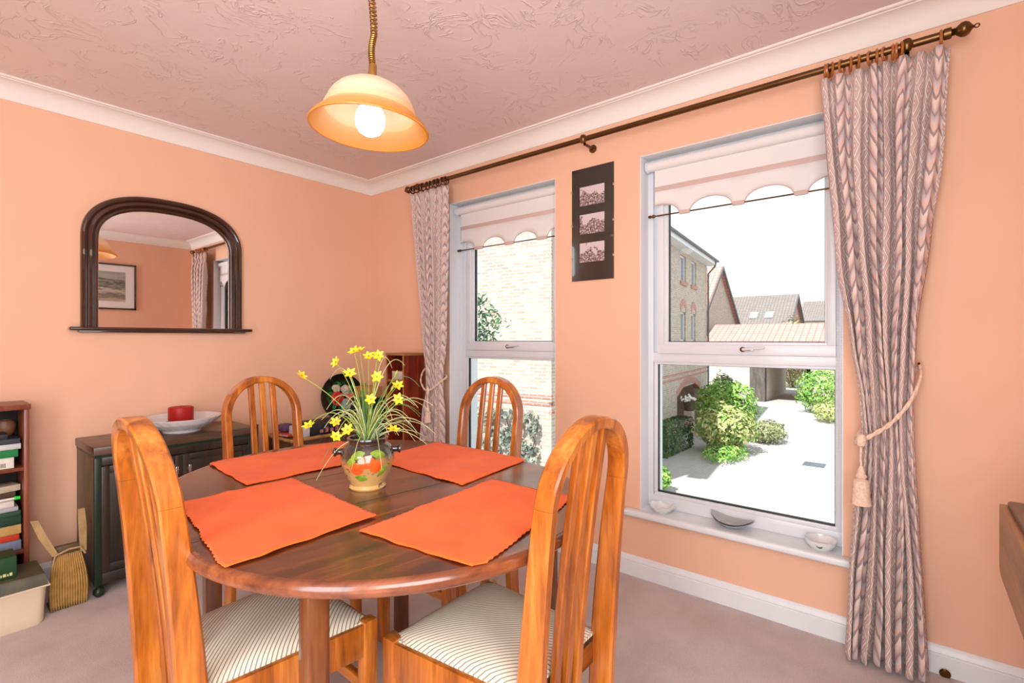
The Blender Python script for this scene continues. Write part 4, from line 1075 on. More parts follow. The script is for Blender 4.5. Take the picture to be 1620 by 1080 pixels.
b.lathe(pf2, 104, warp=weave); b.build('bowl_body', plain('white_basketweave_glaze', (0.72, 0.70, 0.72), 0.2, coat=0.5, bmp=0.25, bs=40), bo)
ca = thing('candle', 'thick red pillar candle in a yellow and green painted saucer in the white bowl', 'candle', (BL[0] - 0.004, BL[1], BL[2] + 0.018))
b = MB(); b.lathe([(0, 0.033), (0.056, 0.033), (0.058, 0.037), (0.058, 0.108), (0.054, 0.112), (0.05, 0.110), (0.02, 0.106), (0, 0.106)], 40); b.tube([(0, 0, 0.105), (0.001, 0, 0.115)], 0.0012, 6); b.build('wax', M['candle'], ca)
def m_saucer():
    m, nt, b = mat('yellow_green_red_saucer')
    co = coords(nt); n_ = noise(nt, co, 32, 2, 0.4)
    c = ramp(nt, n_, [(0.40, srgb(150, 20, 16)), (0.44, srgb(210, 180, 40)), (0.53, srgb(222, 196, 60)), (0.56, srgb(30, 110, 50)), (0.62, srgb(60, 130, 60)), (0.66, srgb(214, 186, 50))])
    L(nt, c, b.inputs['Base Color']); b.inputs['Roughness'].default_value = 0.15; return m
b = MB(); b.lathe([(0, 0.0), (0.050, 0.0), (0.062, 0.010), (0.068, 0.034), (0.069, 0.037), (0.065, 0.036), (0.058, 0.030), (0, 0.028)], 40); b.build('saucer', m_saucer(), ca)

# ================================================================= BOOKCASE, BOOKS, STORAGE BOX (left edge)
BX1 = -1.938; BX0 = -2.56; BY = -0.225; BZ = 0.886
bc = thing('bookcase', 'low brown bookcase crammed with files at the left edge, against the left wall', 'bookcase', ((BX0 + BX1) / 2, BY / 2, 0))
ox, oy = (BX0 + BX1) / 2, BY / 2
def bb(lo, hi, nm, m, bev=0.002): 
    q = MB(); q.box((lo[0] - ox, lo[1] - oy, lo[2]), (hi[0] - ox, hi[1] - oy, hi[2]), bev); return q.build(nm, m, bc)
bb((BX0 - 0.004, BY - 0.006, BZ - 0.022), (BX1 + 0.004, -0.018, BZ), 'top_board', M['bookcase'])
bb((BX1 - 0.018, BY, 0), (BX1, -0.018, BZ - 0.022), 'side_panel', M['bookcase']); bb((BX0, BY, 0), (BX0 + 0.018, -0.018, BZ - 0.022), 'side_panel', M['bookcase'])
bb((BX0 + 0.018, -0.028, 0), (BX1 - 0.018, -0.020, BZ - 0.022), 'back_panel', M['darkwood'])
for z in (0.596, 0.236, 0.03): bb((BX0 + 0.018, BY + 0.004, z), (BX1 - 0.018, -0.028, z + 0.016), 'shelf', M['bookcase'])
def item(name, lo, hi, col, label, cat, group=None, rot=0, bev=0.002, extra=None, rough=0.5):
    c = ((lo[0] + hi[0]) / 2, (lo[1] + hi[1]) / 2, lo[2]); h_ = ((hi[0] - lo[0]) / 2, (hi[1] - lo[1]) / 2, hi[2] - lo[2])
    o = thing(name, label, cat, c, rot, group)
    q = MB()
    if name in ('book', 'folder', 'magazine'):
        q.box((-h_[0], -h_[1], 0), (h_[0], h_[1], 0.0025), 0.0006); q.box((-h_[0], -h_[1], h_[2] - 0.0025), (h_[0], h_[1], h_[2]), 0.0006); q.box((-h_[0], -h_[1], 0.001), (h_[0], -h_[1] + 0.003, h_[2] - 0.001), 0.0006)
        q.build('cover', plain(name + '_cover', col, rough, var=0.12, vs=30), o)
        q = MB(); q.box((-h_[0] + 0.004, -h_[1] + 0.003, 0.0026), (h_[0] - 0.004, h_[1] - 0.003, h_[2] - 0.0026)); q.build('pages', plain('paper_pages', srgb(214, 206, 190), 0.8), o)
    else:
        q.box((-h_[0], -h_[1], 0), (h_[0], h_[1], h_[2]), bev); q.build('body', plain(name + '_card', col, rough, var=0.15, vs=25), o)
    if extra: extra(o, h_)
    return o
fx0 = BY + 0.012
def barcode(o, h_):
    q = MB(); 
    for k in range(9): q.box((h_[0] - 0.062 + k * 0.0042, -h_[1] - 0.0006, 0.006), (h_[0] - 0.060 + k * 0.0042, -h_[1] + 0.001, 0.024))
    q.build('barcode', M['black'], o)
    q = MB(); q.box((h_[0] - 0.14, -h_[1] - 0.0006, 0.008), (h_[0] - 0.08, -h_[1] + 0.001, 0.026)); q.build('printed_panel', plain('beige_print', srgb(196, 160, 110), 0.5), o)
item('box', (-2.26, fx0, 0.6125), (-1.985, fx0 + 0.16, 0.660), srgb(226, 222, 210), 'white card box with a barcode on the upper bookcase shelf', 'box', extra=barcode)
item('folder', (-2.27, fx0 - 0.004, 0.6605), (-1.973, fx0 + 0.17, 0.692), srgb(24, 128, 66), 'green folder on top of the white barcode box in the bookcase', 'folder')
item('book', (-2.25, fx0 + 0.006, 0.6925), (-1.963, fx0 + 0.16, 0.716), srgb(206, 206, 210), 'pale grey book above the green folder in the bookcase', 'book')
item('book', (-2.24, fx0 + 0.004, 0.7165), (-1.966, fx0 + 0.15, 0.738), srgb(54, 60, 70), 'dark slate book just below the brown pot in the bookcase', 'book')
item('video_cassette', (-2.19, fx0 + 0.002, 0.7385), (-2.004, fx0 + 0.10, 0.762), srgb(40, 40, 42), 'black cassette case lying on the dark slate book in the bookcase', 'cassette')
o = thing('pot', 'brown round pot in the top of the bookcase', 'pot', (-2.000, fx0 + 0.13, 0.738)); q = MB(); q.lathe([(0, 0), (0.020, 0), (0.032, 0.02), (0.036, 0.045), (0.028, 0.068), (0.02, 0.072), (0.018, 0.066), (0, 0.03)], 28); q.build('pot_body', plain('brown_stoneware', srgb(122, 84, 60), 0.5, var=0.3), o)
# middle stack
st_ = [(0.2525, 0.0425, srgb(120, 130, 150), 'slate blue box file at the bottom of the bookcase stack', 'box_file', 'box file', -1.962),
       (0.2955, 0.026, srgb(196, 60, 34), 'orange red book low in the bookcase stack', 'book', 'book', -1.968),
       (0.322, 0.040, srgb(196, 158, 92), 'tan book above the orange red one in the bookcase stack', 'book', 'book', -1.962),
       (0.3625, 0.040, srgb(26, 62, 46), 'dark green book above the tan one in the bookcase stack', 'book', 'book', -1.962),
       (0.403, 0.022, srgb(40, 80, 58), 'thin green folder in the middle of the bookcase stack', 'folder', 'folder', -1.964),
       (0.4255, 0.018, srgb(176, 178, 186), 'grey folder above the thin green one in the bookcase stack', 'folder', 'folder', -1.972),
       (0.444, 0.026, srgb(222, 214, 204), 'cream magazine near the top of the bookcase stack', 'magazine', 'magazine', -1.985)]
for z, hgt, col, lab, nm, ct, xr in st_:
    item(nm, (xr - 0.27, fx0 + rnd.uniform(0, 0.008), z), (xr, fx0 + 0.17, z + hgt - 0.0006), col, lab, ct)
q = thing('pen', 'bright green highlighter lying on the cream magazine in the bookcase', 'pen', (-2.00, fx0 + 0.02, 0.4755)); b = MB(); b.tube([(-0.05, 0, 0.0), (0.02, 0.0, 0.0)], 0.005, 10); b.build('barrel', M['ceramic'], q); b = MB(); b.tube([(0.018, 0, 0), (0.036, 0, 0)], [0.0085, 0.0075], 12); b.build('cap', plain('bright_green_plastic', srgb(40, 220, 60), 0.3), q)
item('book', (-2.21, fx0 + 0.05, 0.4702), (-1.975, fx0 + 0.16, 0.502), srgb(84, 62, 44), 'brown book behind the green highlighter in the bookcase', 'book')
item('notebook', (-2.11, fx0 + 0.03, 0.5025), (-1.968, fx0 + 0.12, 0.530), srgb(196, 182, 158), 'small beige notebook at the top of the bookcase stack', 'notebook', rot=0.25)
# storage box
sb = thing('storage_box', 'cream plastic storage box with a dark lid on the floor before the bookcase', 'storage box', (-2.200, -0.352, 0))
b = MB(); ss = []
for z, s_ in ((0, 0.955), (0.008, 0.965), (0.045, 0.972), (0.046, 0.968), (0.145, 0.992), (0.150, 1.0)):
    a_, c_ = 0.290 * s_, 0.108 * s_; rr = 0.03; P = []
    for cx_, cy_, a0_ in ((a_ - rr, c_ - rr, 0), (-a_ + rr, c_ - rr, 90), (-a_ + rr, -c_ + rr, 180), (a_ - rr, -c_ + rr, 270)):
        for j in range(6): an = R(a0_ + j * 18); P.append((cx_ + rr * math.cos(an), cy_ + rr * math.sin(an), z))
    ss.append(P)
b.sweep(ss); b.build('tub', plain('cream_plastic', srgb(214, 196, 170), 0.4), sb)
b = MB(); b.box((-0.296, -0.113, 0.150), (0.296, 0.113, 0.157), 0.003, seg=2); b.build('tub_rim', plain('cream_plastic_rim', srgb(226, 208, 184), 0.35), sb)
b = MB(); b.sweep([[(x * s_, y * s2, z) for x, y in ((-0.29, -0.108), (0.29, -0.108), (0.29, 0.108), (-0.29, 0.108))] for z, s_, s2 in ((0.157, 1, 1), (0.196, 0.975, 0.93), (0.203, 0.955, 0.88))]); b.build('lid', plain('dark_olive_plastic', srgb(78, 74, 50), 0.4, var=0.25, vs=18), sb)
b = MB(); b.box((0.060, -0.118, 0.150), (0.146, -0.098, 0.198), 0.003); b.build('latch', plain('olive_latch', srgb(60, 64, 48), 0.35), sb)
def lbl(o, h_):
    q = MB()
    xs = h_[0] - 0.058
    for k, (w_, hh) in enumerate(((0.008, 0.014), (0.004, 0.010), (0.009, 0.012), (0.004, 0.009), (0.008, 0.012))):
        q.box((xs, -h_[1] - 0.0006, 0.010), (xs + w_, -h_[1] + 0.0005, 0.010 + hh)); xs += w_ + 0.003
    q.build('pale_lettering', plain('cream_print', srgb(220, 210, 150), 0.5), o)
item('box', (-2.24, -0.405, 0.2035), (-1.998, -0.29, 0.288), srgb(26, 70, 34), 'green box with pale lettering standing on the storage box lid', 'box', extra=lbl)

# pleated folding holder between storage box and cabinet
ph = thing('pleated_holder', 'tan pleated folding holder with two upright wooden handles beside the storage box', 'folding holder', (-1.832, -0.345, 0))
def pl(u, v):
    z = 0.004 + 0.226 * v; hw_ = 0.062 - 0.016 * v + 0.010 * math.sin(PI * v)
    k = u * 15; tri = abs((k % 1) * 2 - 1)
    return ((u * 2 - 1) * hw_, -0.045 + 0.030 * v + 0.010 * tri * (1 - 0.25 * v) - 0.012 * math.sin(PI * v), z)
b = MB(); b.grid(pl, 60, 10); o = b.build('pleated_front', plain('tan_pleated_leather', srgb(190, 154, 92), 0.5, var=0.2, vs=30), ph, angle=20); o.modifiers.new('s', 'SOLIDIFY').thickness = 0.003
b = MB(); b.box((-0.060, -0.030, 0.0), (0.060, 0.06, 0.012)); b.prism([(-0.056, 0.0), (-0.042, 0.2), (0.042, 0.2), (0.056, 0.0)], 1, 0.02, 0.05); b.build('dark_body', plain('dark_brown_leather', srgb(70, 52, 30), 0.5, var=0.3), ph)
b = MB(); b.tube([(-0.052, -0.02, 0.19), (-0.044, -0.025, 0.236), (0.0, -0.028, 0.252), (0.040, -0.025, 0.250), (0.058, -0.02, 0.215)], 0.0045, 8); b.build('wire_frame', plain('pale_wood_frame', srgb(176, 146, 104), 0.5), ph)
for P in ([(-0.105, 0.02, 0.395), (-0.080, 0.0, 0.32), (-0.042, -0.02, 0.235)], [(0.052, 0.03, 0.405), (0.054, 0.015, 0.33), (0.052, -0.01, 0.225)]):
    b = MB(); ss = []
    for i, p in enumerate(P):
        wd = (0.012, 0.014, 0.011)[i]; ss.append([(p[0] - wd, p[1] - 0.006, p[2]), (p[0] + wd, p[1] - 0.006, p[2]), (p[0] + wd, p[1] + 0.006, p[2]), (p[0] - wd, p[1] + 0.006, p[2])])
    b.sweep(ss); b.build('handle', plain('worn_wood_handle', srgb(168, 136, 86), 0.5, var=0.2, vs=30), ph)
b = MB(); b.box((-0.045, 0.0, 0.19), (0.050, 0.03, 0.262), 0.004); b.build('dark_panel', plain('olive_brown_panel', srgb(92, 76, 48), 0.5), ph)

# ================================================================= FAR CORNER: hamper, tray, boxes, tall cabinet
hm = thing('wicker_basket', 'tall brown wicker basket holding magazines, between cabinet and room corner', 'basket', (-0.600, -0.215, 0))
b = MB(); ss = []
for i in range(24):
    z = 0.56 * i / 23; g = 0.004 if i % 2 else 0; a_, c_ = 0.205 + 0.02 * i / 23 + g, 0.135 + 0.015 * i / 23 + g
    ss.append([(-a_, -c_, z), (a_, -c_, z), (a_, c_, z), (-a_, c_, z)])
b.sweep(ss); b.build('basket_body', M['wicker'], hm, angle=10)
b = MB(); P = [(-0.228, -0.152), (0.228, -0.152), (0.228, 0.152), (-0.228, 0.152)]; pts = []
for (x0_, y0_), (x1_, y1_) in zip(P, P[1:] + P[:1]):
    for j in range(8): pts.append((x0_ + (x1_ - x0_) * j / 8, y0_ + (y1_ - y0_) * j / 8, 0.562 + 0.002 * (j % 2)))
b.tube(pts, 0.010, 8, closed=True); b.build('basket_rim', M['wickerlight'], hm, angle=20)
def cover(o, h_):
    q = MB()
    for k in range(5): q.box((-h_[0] + 0.06 + k * 0.036, -h_[1] - 0.0006, 0.012), (-h_[0] + 0.082 + k * 0.036, -h_[1] + 0.0005, 0.034 + 0.01 * (k % 2)))
    q.build('printed_patches', plain('pink_grey_print', srgb(190, 120, 130), 0.5, var=0.5, vs=70), o)
item('box', (-0.680, -0.330, 0.566), (-0.395, -0.150, 0.640), srgb(36, 36, 42), 'black box with pink and white printing in the wicker basket', 'box', extra=cover)
item('booklet', (-0.755, -0.335, 0.566), (-0.690, -0.200, 0.628), srgb(206, 200, 204), 'white booklet at the left side of the black box in the basket', 'booklet')
item('magazine', (-0.80, -0.24, 0.566), (-0.70, -0.10, 0.580), srgb(190, 70, 40), 'red magazine at the left end of the wicker basket', 'magazine', rot=0.2)
item('pouch', (-0.775, -0.16, 0.5805), (-0.70, -0.08, 0.632), srgb(96, 70, 104), 'purple pouch standing up at the back of the wicker basket', 'pouch', rot=0.3, bev=0.02)
stl = thing('corner_stool', 'dark low stool in the room corner under the painted tray', 'stool', (-0.25, -0.09, 0))
b = MB(); b.box((-0.112, -0.07, 0.574), (0.20, 0.07, 0.591), 0.003); b.build('seat', M['darkwood'], stl)
for sx in (-0.095, 0.18):
    for sy in (-0.055, 0.055):
        b = MB(); b.box((sx - 0.014, sy - 0.012, 0), (sx + 0.014, sy + 0.012, 0.575)); b.build('leg', M['darkwood'], stl)
def m_tray():
    m, nt, b = mat('black_painted_tin')
    tc = nt.nodes.new('ShaderNodeTexCoord')
    n_ = noise(nt, tc.outputs['Object'], 16, 3, 0.5)
    s = nt.nodes.new('ShaderNodeSeparateXYZ'); L(nt, tc.outputs['Object'], s.inputs[0])
    rr = math_(nt, 'SQRT', math_(nt, 'ADD', math_(nt, 'POWER', s.outputs[0], 2), math_(nt, 'POWER', s.outputs[1], 2)))
    c = ramp(nt, n_, [(0.40, srgb(18, 84, 40)), (0.45, srgb(14, 20, 16)), (0.54, srgb(14, 20, 16)), (0.57, srgb(20, 90, 50))])
    n_.node.inputs['Scale'].default_value = 22
    msk = ramp(nt, rr, [(0.105, (1, 1, 1)), (0.13, (0, 0, 0))])
    c = mixc(nt, msk, srgb(14, 26, 18), c)
    L(nt, c, b.inputs['Base Color']); b.inputs['Roughness'].default_value = 0.18; b.inputs['Coat Weight'].default_value = 0.6
    return m
tr = thing('painted_tray', 'round black tray painted with red and white roses, leaning in the room corner', 'tray', (-0.290, -0.058, 0.756))
tr.rotation_euler = (R(80), 0, R(-4))
b = MB(); b.lathe([(0, 0), (0.150, 0), (0.163, 0.010), (0.167, 0.014), (0.164, 0.017), (0.150, 0.006), (0, 0.005)], 56); b.build('tray_disc', m_tray(), tr)
def rose(x, y, r_, col, nm, seed):
    b = MB(); q = random.Random(seed)
    for k in range(11):
        a = 2.4 * k; rr = r_ * 0.62 * math.sqrt(k / 11); s_ = r_ * q.uniform(0.42, 0.6)
        b.lathe([(0, 0.0), (s_, 0.0), (s_ * 0.8, 0.0010), (0, 0.0014)], 14, mtx=T(x + rr * math.cos(a), y + rr * math.sin(a), 0.0052 + 0.0002 * (11 - k)) @ Matrix.Scale(0.75, 4, (math.cos(a), math.sin(a), 0)))
    b.build(nm, plain(nm + '_paint', col, 0.25, var=0.5, vs=50, coat=0.5), tr)
rose(-0.040, -0.004, 0.058, srgb(196, 54, 48), 'painted_rose', 1); rose(0.028, 0.050, 0.042, srgb(206, 196, 180), 'painted_rose', 2)
rose(0.064, 0.000, 0.044, srgb(208, 118, 104), 'painted_rose', 3); rose(0.020, -0.058, 0.050, srgb(150, 176, 160), 'painted_rose', 4); rose(-0.045, 0.066, 0.034, srgb(196, 188, 160), 'painted_rose', 5)
for k in range(12):
    a = k * PI / 6 + 0.2; b = MB(); r0 = 0.088 + 0.012 * (k % 2)
    b.lathe([(0, 0), (0.024, 0), (0.016, 0.0009), (0, 0.0011)], 12, mtx=T(r0 * math.cos(a), r0 * math.sin(a), 0.0052) @ RZ(a + 0.7) @ Matrix.Scale(0.45, 4, (0, 1, 0))); b.build('painted_leaf', plain('green_leaf_paint', srgb(30, 130 if k % 2 else 90, 60), 0.25, coat=0.5), tr)
o = thing('green_case', 'dark green case standing behind the flower pot in the room corner', 'case', (-0.235, -0.300, 0))
b = MB(); b.box((-0.085, -0.105, 0.0), (0.085, 0.105, 0.770), 0.012); b.build('case_body', plain('dark_bottle_green', srgb(16, 40, 28), 0.35, var=0.2), o)
b = MB(); b.box((-0.045, -0.108, 0.52), (0.045, -0.104, 0.70), 0.002); b.build('front_panel', plain('black_green_panel', srgb(8, 22, 16), 0.3), o)
item('box', (-0.300, -0.385, 0.7705), (-0.190, -0.230, 0.845), srgb(186, 136, 78), 'tan card box on top of the dark green case', 'box')

tc_ = thing('tall_shelf_cabinet', 'narrow red mahogany shelf cabinet beside the corner curtain', 'cabinet', (-0.115, -0.545, 0))
cw, cdp, ct = 0.088, 0.095, 1.077
b = MB(); b.box((-cw - 0.004, -cdp - 0.004, ct - 0.016), (cw + 0.004, cdp + 0.004, ct), 0.003); b.build('top_board', M['mahog_edge'], tc_)
for sy in (-1, 1):
    b = MB(); b.box((-cw, sy * cdp - (0.014 if sy > 0 else 0), 0), (cw, sy * cdp + (0.014 if sy < 0 else 0), ct - 0.016), 0.001); sp_ = b.build('side_panel', M['mahog'], tc_)
    b = MB(); b.box((-cw - 0.003, sy * cdp - (0.014 if sy > 0 else 0), 0), (-cw - 0.0002, sy * cdp + (0.014 if sy < 0 else 0), ct - 0.016), 0.001); b.build('edging_strip', M['mahog_edge'], sp_)
b = MB(); b.box((cw - 0.008, -cdp + 0.014, 0), (cw, cdp - 0.014, ct - 0.016)); b.build('back_panel', M['mahog'], tc_)
for z in (0.05, 0.35, 0.62, 0.885, 0.945 - 0.0):
    if z == 0.945: continue
    b = MB(); b.box((-cw + 0.002, -cdp + 0.014, z), (cw - 0.008, cdp - 0.014, z + 0.014)); b.build('shelf', M['mahog_edge'], tc_)
item('cassette_case', (-0.185, -0.615, 0.8995), (-0.060, -0.490, 0.955), srgb(206, 190, 170), 'white patterned cassette case on the upper shelf of the mahogany cabinet', 'box')

# ================================================================= GATELEG TABLE (right edge)
gt = thing('drop_leaf_table', 'folded brown drop leaf table against the back wall at the right edge', 'table', (-0.95, -3.53, 0))
b = MB(); b.box((-0.42, -0.095, 0.740), (0.414, 0.090, 0.762), 0.005); b.build('table_top', M['cab_top'], gt)
leafw = wood('tan_leaf_veneer', srgb(120, 78, 40), srgb(158, 108, 62), srgb(178, 126, 78), 'x', 6, 0.4, 0.2, 8)
b = MB(); pts = [(0.427, 0.752), (0.427, 0.610), (0.423, 0.592), (0.410, 0.580), (0.385, 0.575), (-0.40, 0.575), (-0.42, 0.59), (-0.42, 0.752)]
b.prism(pts, 1, 0.098, 0.116, bev=0.003, mtx=T(0, -0.012, -0.004)); b.build('drop_leaf', leafw, gt)
b = MB(); b.prism(pts, 1, -0.118, -0.104, bev=0.003, mtx=T(0, 0.0, -0.004)); b.build('drop_leaf', leafw, gt)
for x in (-0.36, 0.055):
    for y in (-0.075, 0.060):
        b = MB(); b.box((x - 0.022, y - 0.02, 0), (x + 0.022, y + 0.02, 0.740), 0.004); b.build('leg', M['darkwood'], gt)
b = MB(); b.box((-0.36, -0.07, 0.66), (0.40, 0.055, 0.740), 0.003); b.build('apron', M['cab_top'], gt)

# foot stop on the skirting by the curtain
o = thing('door_stop', 'small dark round knob at the skirting right of the curtain', 'door stop', (-0.018, -3.338, 0.012))
b = MB(); b.lathe([(0, 0), (0.014, 0), (0.016, 0.006), (0.011, 0.010), (0, 0.010)], 18, mtx=RY(-PI / 2)); b.lathe([(0, 0.0095), (0.006, 0.0095), (0.004, 0.013), (0, 0.013)], 12, m=None, mtx=RY(-PI / 2)); b.build('knob', M['rodbrown'], o)

# ================================================================= OUTSIDE
G = -2.83
b = MB(); b.box((0.6, -30, G - 0.2), (120, 60, G)); tag(b.build('ground_paving', M['paving']), kind='structure')
FO = Vector((6.865, 3.032, 0)); FA = R(6.7)
fac = thing('brick_house', 'near brick house with pink pantile roof, seen through both windows', 'house', (FO.x, FO.y, G), FA)
LN, DP, EH = 17.0, 8.5, 8.15   # local: x along facade, y back, z from ground
def wallpieces(mb, length, height, holes, y0_, y1_, x0_=0):
    xs = sorted(set([x0_, length] + [h[0] for h in holes] + [h[1] for h in holes]))
    for a_, c_ in zip(xs, xs[1:]):
        hs = sorted([h for h in holes if h[0] <= a_ and h[1] >= c_], key=lambda h: h[2]); z = 0
        for h in hs: 
            if h[2] > z: mb.box((a_, y0_, z), (c_, y1_, h[2]))
            z = h[3]
        mb.box((a_, y0_, z), (c_, y1_, height))
holes = [(11.5, 12.55, 6.45, 7.55), (13.45, 14.55, 6.45, 7.55), (11.6, 12.5, 3.9, 5.15), (13.5, 14.4, 3.9, 5.15), (11.0, 15.3, 0.0, 1.95), (6.2, 8.6, 0.0, 2.0), (5.5, 6.6, 6.45, 7.55), (2.2, 3.3, 3.9, 5.15)]
b = MB(); wallpieces(b, LN, EH, holes, 0.0, 0.25, 0.0); b.box((0.0, 0.25, 0), (0.25, DP, EH)); b.prism([(0.25, EH), (DP, EH), (DP / 2, EH + 3.2)], 0, 0.0, 0.25); b.box((LN - 0.25, 0.25, 0), (LN, DP, EH)); b.box((10.0, 2.2, 0), (16.2, 2.35, 2.4)); b.box((5.5, 2.2, 0), (9.2, 2.35, 2.4)); b.build('brick_wall', M['brick'], fac, smooth=False)
b = MB(); b.box((-0.012, -0.012, 2.33), (LN, 0.05, 2.42)); b.box((-0.012, -0.012, 2.52), (LN, 0.05, 2.60)); b.box((-0.012, -0.012, 2.50), (0.05, DP, 2.585)); b.box((-0.012, -0.012, 2.66), (0.05, DP, 2.74)); b.build('red_string_course', M['brickred'], fac)
for (x0_, x1_, z0_, z1_) in holes[:4] + holes[6:]:
    b = MB()
    for lo, hi in (((x0_, 0.08, z0_), (x1_, 0.15, z0_ + 0.07)), ((x0_, 0.08, z1_ - 0.07), (x1_, 0.15, z1_)), ((x0_, 0.08, z0_), (x0_ + 0.08, 0.15, z1_)), ((x1_ - 0.08, 0.08, z0_), (x1_, 0.15, z1_))): b.box(lo, hi)
    wf = b.build('window_frame', M['pvc'], fac)
    b = MB(); b.box((x0_ + 0.07, 0.11, z0_ + 0.06), (x1_ - 0.07, 0.12, z1_ - 0.06)); b.build('pane', M['winglass'], wf)
    b = MB(); b.box((x0_ - 0.05, -0.06, z0_ - 0.16), (x1_ + 0.05, 0.1, z0_)); b.build('window_ledge', M['brickred'], fac)
for (x0_, x1_, zt_, rise) in ((11.6, 12.5, 5.15, 0.3), (13.5, 14.4, 5.15, 0.3), (11.0, 15.3, 1.62, 0.45), (6.2, 8.6, 1.75, 0.3)):
    b = MB(); n_ = 12; th = 0.26; P = []; xm = (x0_ + x1_) / 2; hw_ = (x1_ - x0_) / 2
    for i in range(n_ + 1): u = -1 + 2 * i / n_; P.append((xm + u * hw_, zt_ + rise * (1 - u * u) ** 1.0))
    for i in range(n_ + 1): u = 1 - 2 * i / n_; P.append((xm + u * (hw_ + 0.12), zt_ + th + rise * (1 - u * u)))
    b.prism(P, 1, -0.015, 0.26); b.build('red_brick_arch', M['brickred'], fac, smooth=False)
b = MB(); b.quad([(-0.4, -0.45, EH - 0.12), (LN + 0.35, -0.45, EH - 0.12), (LN + 0.35, DP / 2, EH + 3.35), (-0.4, DP / 2, EH + 3.35)], uvs=[(0, 0), (17.8, 0), (17.8, 5.8), (0, 5.8)])
b.quad([(LN + 0.35, DP + 0.45, EH - 0.12), (-0.4, DP + 0.45, EH - 0.12), (-0.4, DP / 2, EH + 3.35), (LN + 0.35, DP / 2, EH + 3.35)], uvs=[(0, 0), (17.8, 0), (17.8, 5.8), (0, 5.8)])
ro = b.build('roof', M['pantile'], fac, smooth=False); ro.modifiers.new('s', 'SOLIDIFY').thickness = 0.1
b = MB(); b.box((-0.35, -0.42, EH - 0.42), (LN + 0.3, 0.0, EH - 0.20)); b.build('white_fascia', M['pvc'], fac)
b = MB(); b.tube([(-0.4, -0.48, EH - 0.20), (LN + 0.35, -0.48, EH - 0.20)], 0.06, 8); b.tube([(LN - 0.1, -0.45, EH - 0.25), (LN - 0.1, -0.40, EH - 0.5), (LN - 0.1, -0.08, EH - 0.85), (LN - 0.1, -0.08, 0.0)], 0.045, 8); b.build('gutter_pipe', M['gutter'], fac)

# gabled house behind
def gable_house(name, label, x0, x1, y0, y1, ze, zr, wallm, roofm, ridge='y', over=0.3, sky=None, skirt=None):
    r_ = thing(name, label, 'house', (x0, y0, G))
    w_, d_ = x1 - x0, y1 - y0; e_, h_ = ze - G, zr - G
    b = MB(); b.box((0, 0, 0), (w_, d_, e_))
    b.prism([(0, e_), (w_, e_), (w_ / 2, h_ - 0.12)], 1, 0, d_); b.build('brick_wall', wallm, r_, smooth=False)
    b = MB(); o_ = over; sl = (h_ - e_) / (w_ / 2)
    lnr = math.hypot(w_ / 2 + o_, h_ - e_ + o_ * sl)
    b.quad([(-o_, d_ + o_, e_ - o_ * sl), (-o_, -o_, e_ - o_ * sl), (w_ / 2, -o_, h_), (w_ / 2, d_ + o_, h_)], uvs=[(0, 0), (d_ + 2 * o_, 0), (d_ + 2 * o_, lnr), (0, lnr)])
    b.quad([(w_ + o_, -o_, e_ - o_ * sl), (w_ + o_, d_ + o_, e_ - o_ * sl), (w_ / 2, d_ + o_, h_), (w_ / 2, -o_, h_)], uvs=[(0, 0), (d_ + 2 * o_, 0), (d_ + 2 * o_, lnr), (0, lnr)])
    rf = b.build('roof', roofm, r_, smooth=False); rf.modifiers.new('s', 'SOLIDIFY').thickness = 0.12
    for yy in (-o_,):
        b = MB(); b.sweep([[(x, yy - 0.05, z), (x, yy + 0.05, z), (x, yy + 0.05, z - 0.28), (x, yy - 0.05, z - 0.28)] for x, z in ((-o_, e_ - o_ * sl), (w_ / 2, h_), (w_ + o_, e_ - o_ * sl))]); b.build('bargeboard', M['gutter'], r_, smooth=False)
    if sky:
        for (yy, t_) in sky:
            xx, zz = w_ / 2 * t_, e_ + (h_ - e_) * t_
            b = MB(); b.box((-0.45, -0.35, 0.02), (0.45, 0.35, 0.12), mtx=T(xx, yy, zz) @ RY(-math.atan(sl))); b.build('skylight', M['pvc'], r_)
    return r_
gable_house('gabled_house', 'grey brick house with a steep gable beyond the near house', 34.0, 43.6, 8.83, 22, 2.50, 6.90, M['brick'], M['pantile'])
gable_house('slate_house', 'long grey slate roofed house in the distance with skylights', 49.8, 58.8, 6.1, 17.5, 1.9, 5.65, M['brickred'], M['slate'], sky=[(1.8, 0.42), (3.2, 0.42), (8.6, 0.42)])
gable_house('slate_house', 'furthest grey roofed house at the right, behind the pantiled garage', 70, 80, -9, 8.2, 3.6, 6.2, M['brickpale'], M['slate'])
# garage with a drive-through
ga = thing('garage_block', 'low garage block with pink pantile roof and an open passage', 'garage', (32.7, -6.0, G))
gl = 14.0; gw = 6.5
b = MB()
for a_, c_ in ((10.25, 13.9), (0.0, 7.9)): b.box((0, a_, 0), (0.25, c_, 3.4)); 
b.box((0, 0, 3.0), (0.25, gl, 3.4)); b.box((gw, 10.25, 0), (gw + 0.25, gl, 3.4)); b.box((gw, 0, 0), (gw + 0.25, 7.9, 3.4)); b.box((gw, 0, 3.0), (gw + 0.25, gl, 3.4)); b.box((0, 10.25, 0), (gw, 10.45, 3.4)); b.box((0, 7.7, 0), (gw, 7.9, 3.4)); b.build('brick_wall', M['brickpale'], ga, smooth=False)
b = MB(); b.box((-0.18, 10.2, 0), (0.3, 11.1, 3.0)); b.build('dark_pier', M['fence'], ga)
b = MB(); b.quad([(-0.5, gl + 0.3, 3.3), (-0.5, -4, 3.3), (gw / 2, -4, 5.05), (gw / 2, gl + 0.3, 5.05)], uvs=[(0, 0), (18, 0), (18, 4.1), (0, 4.1)])
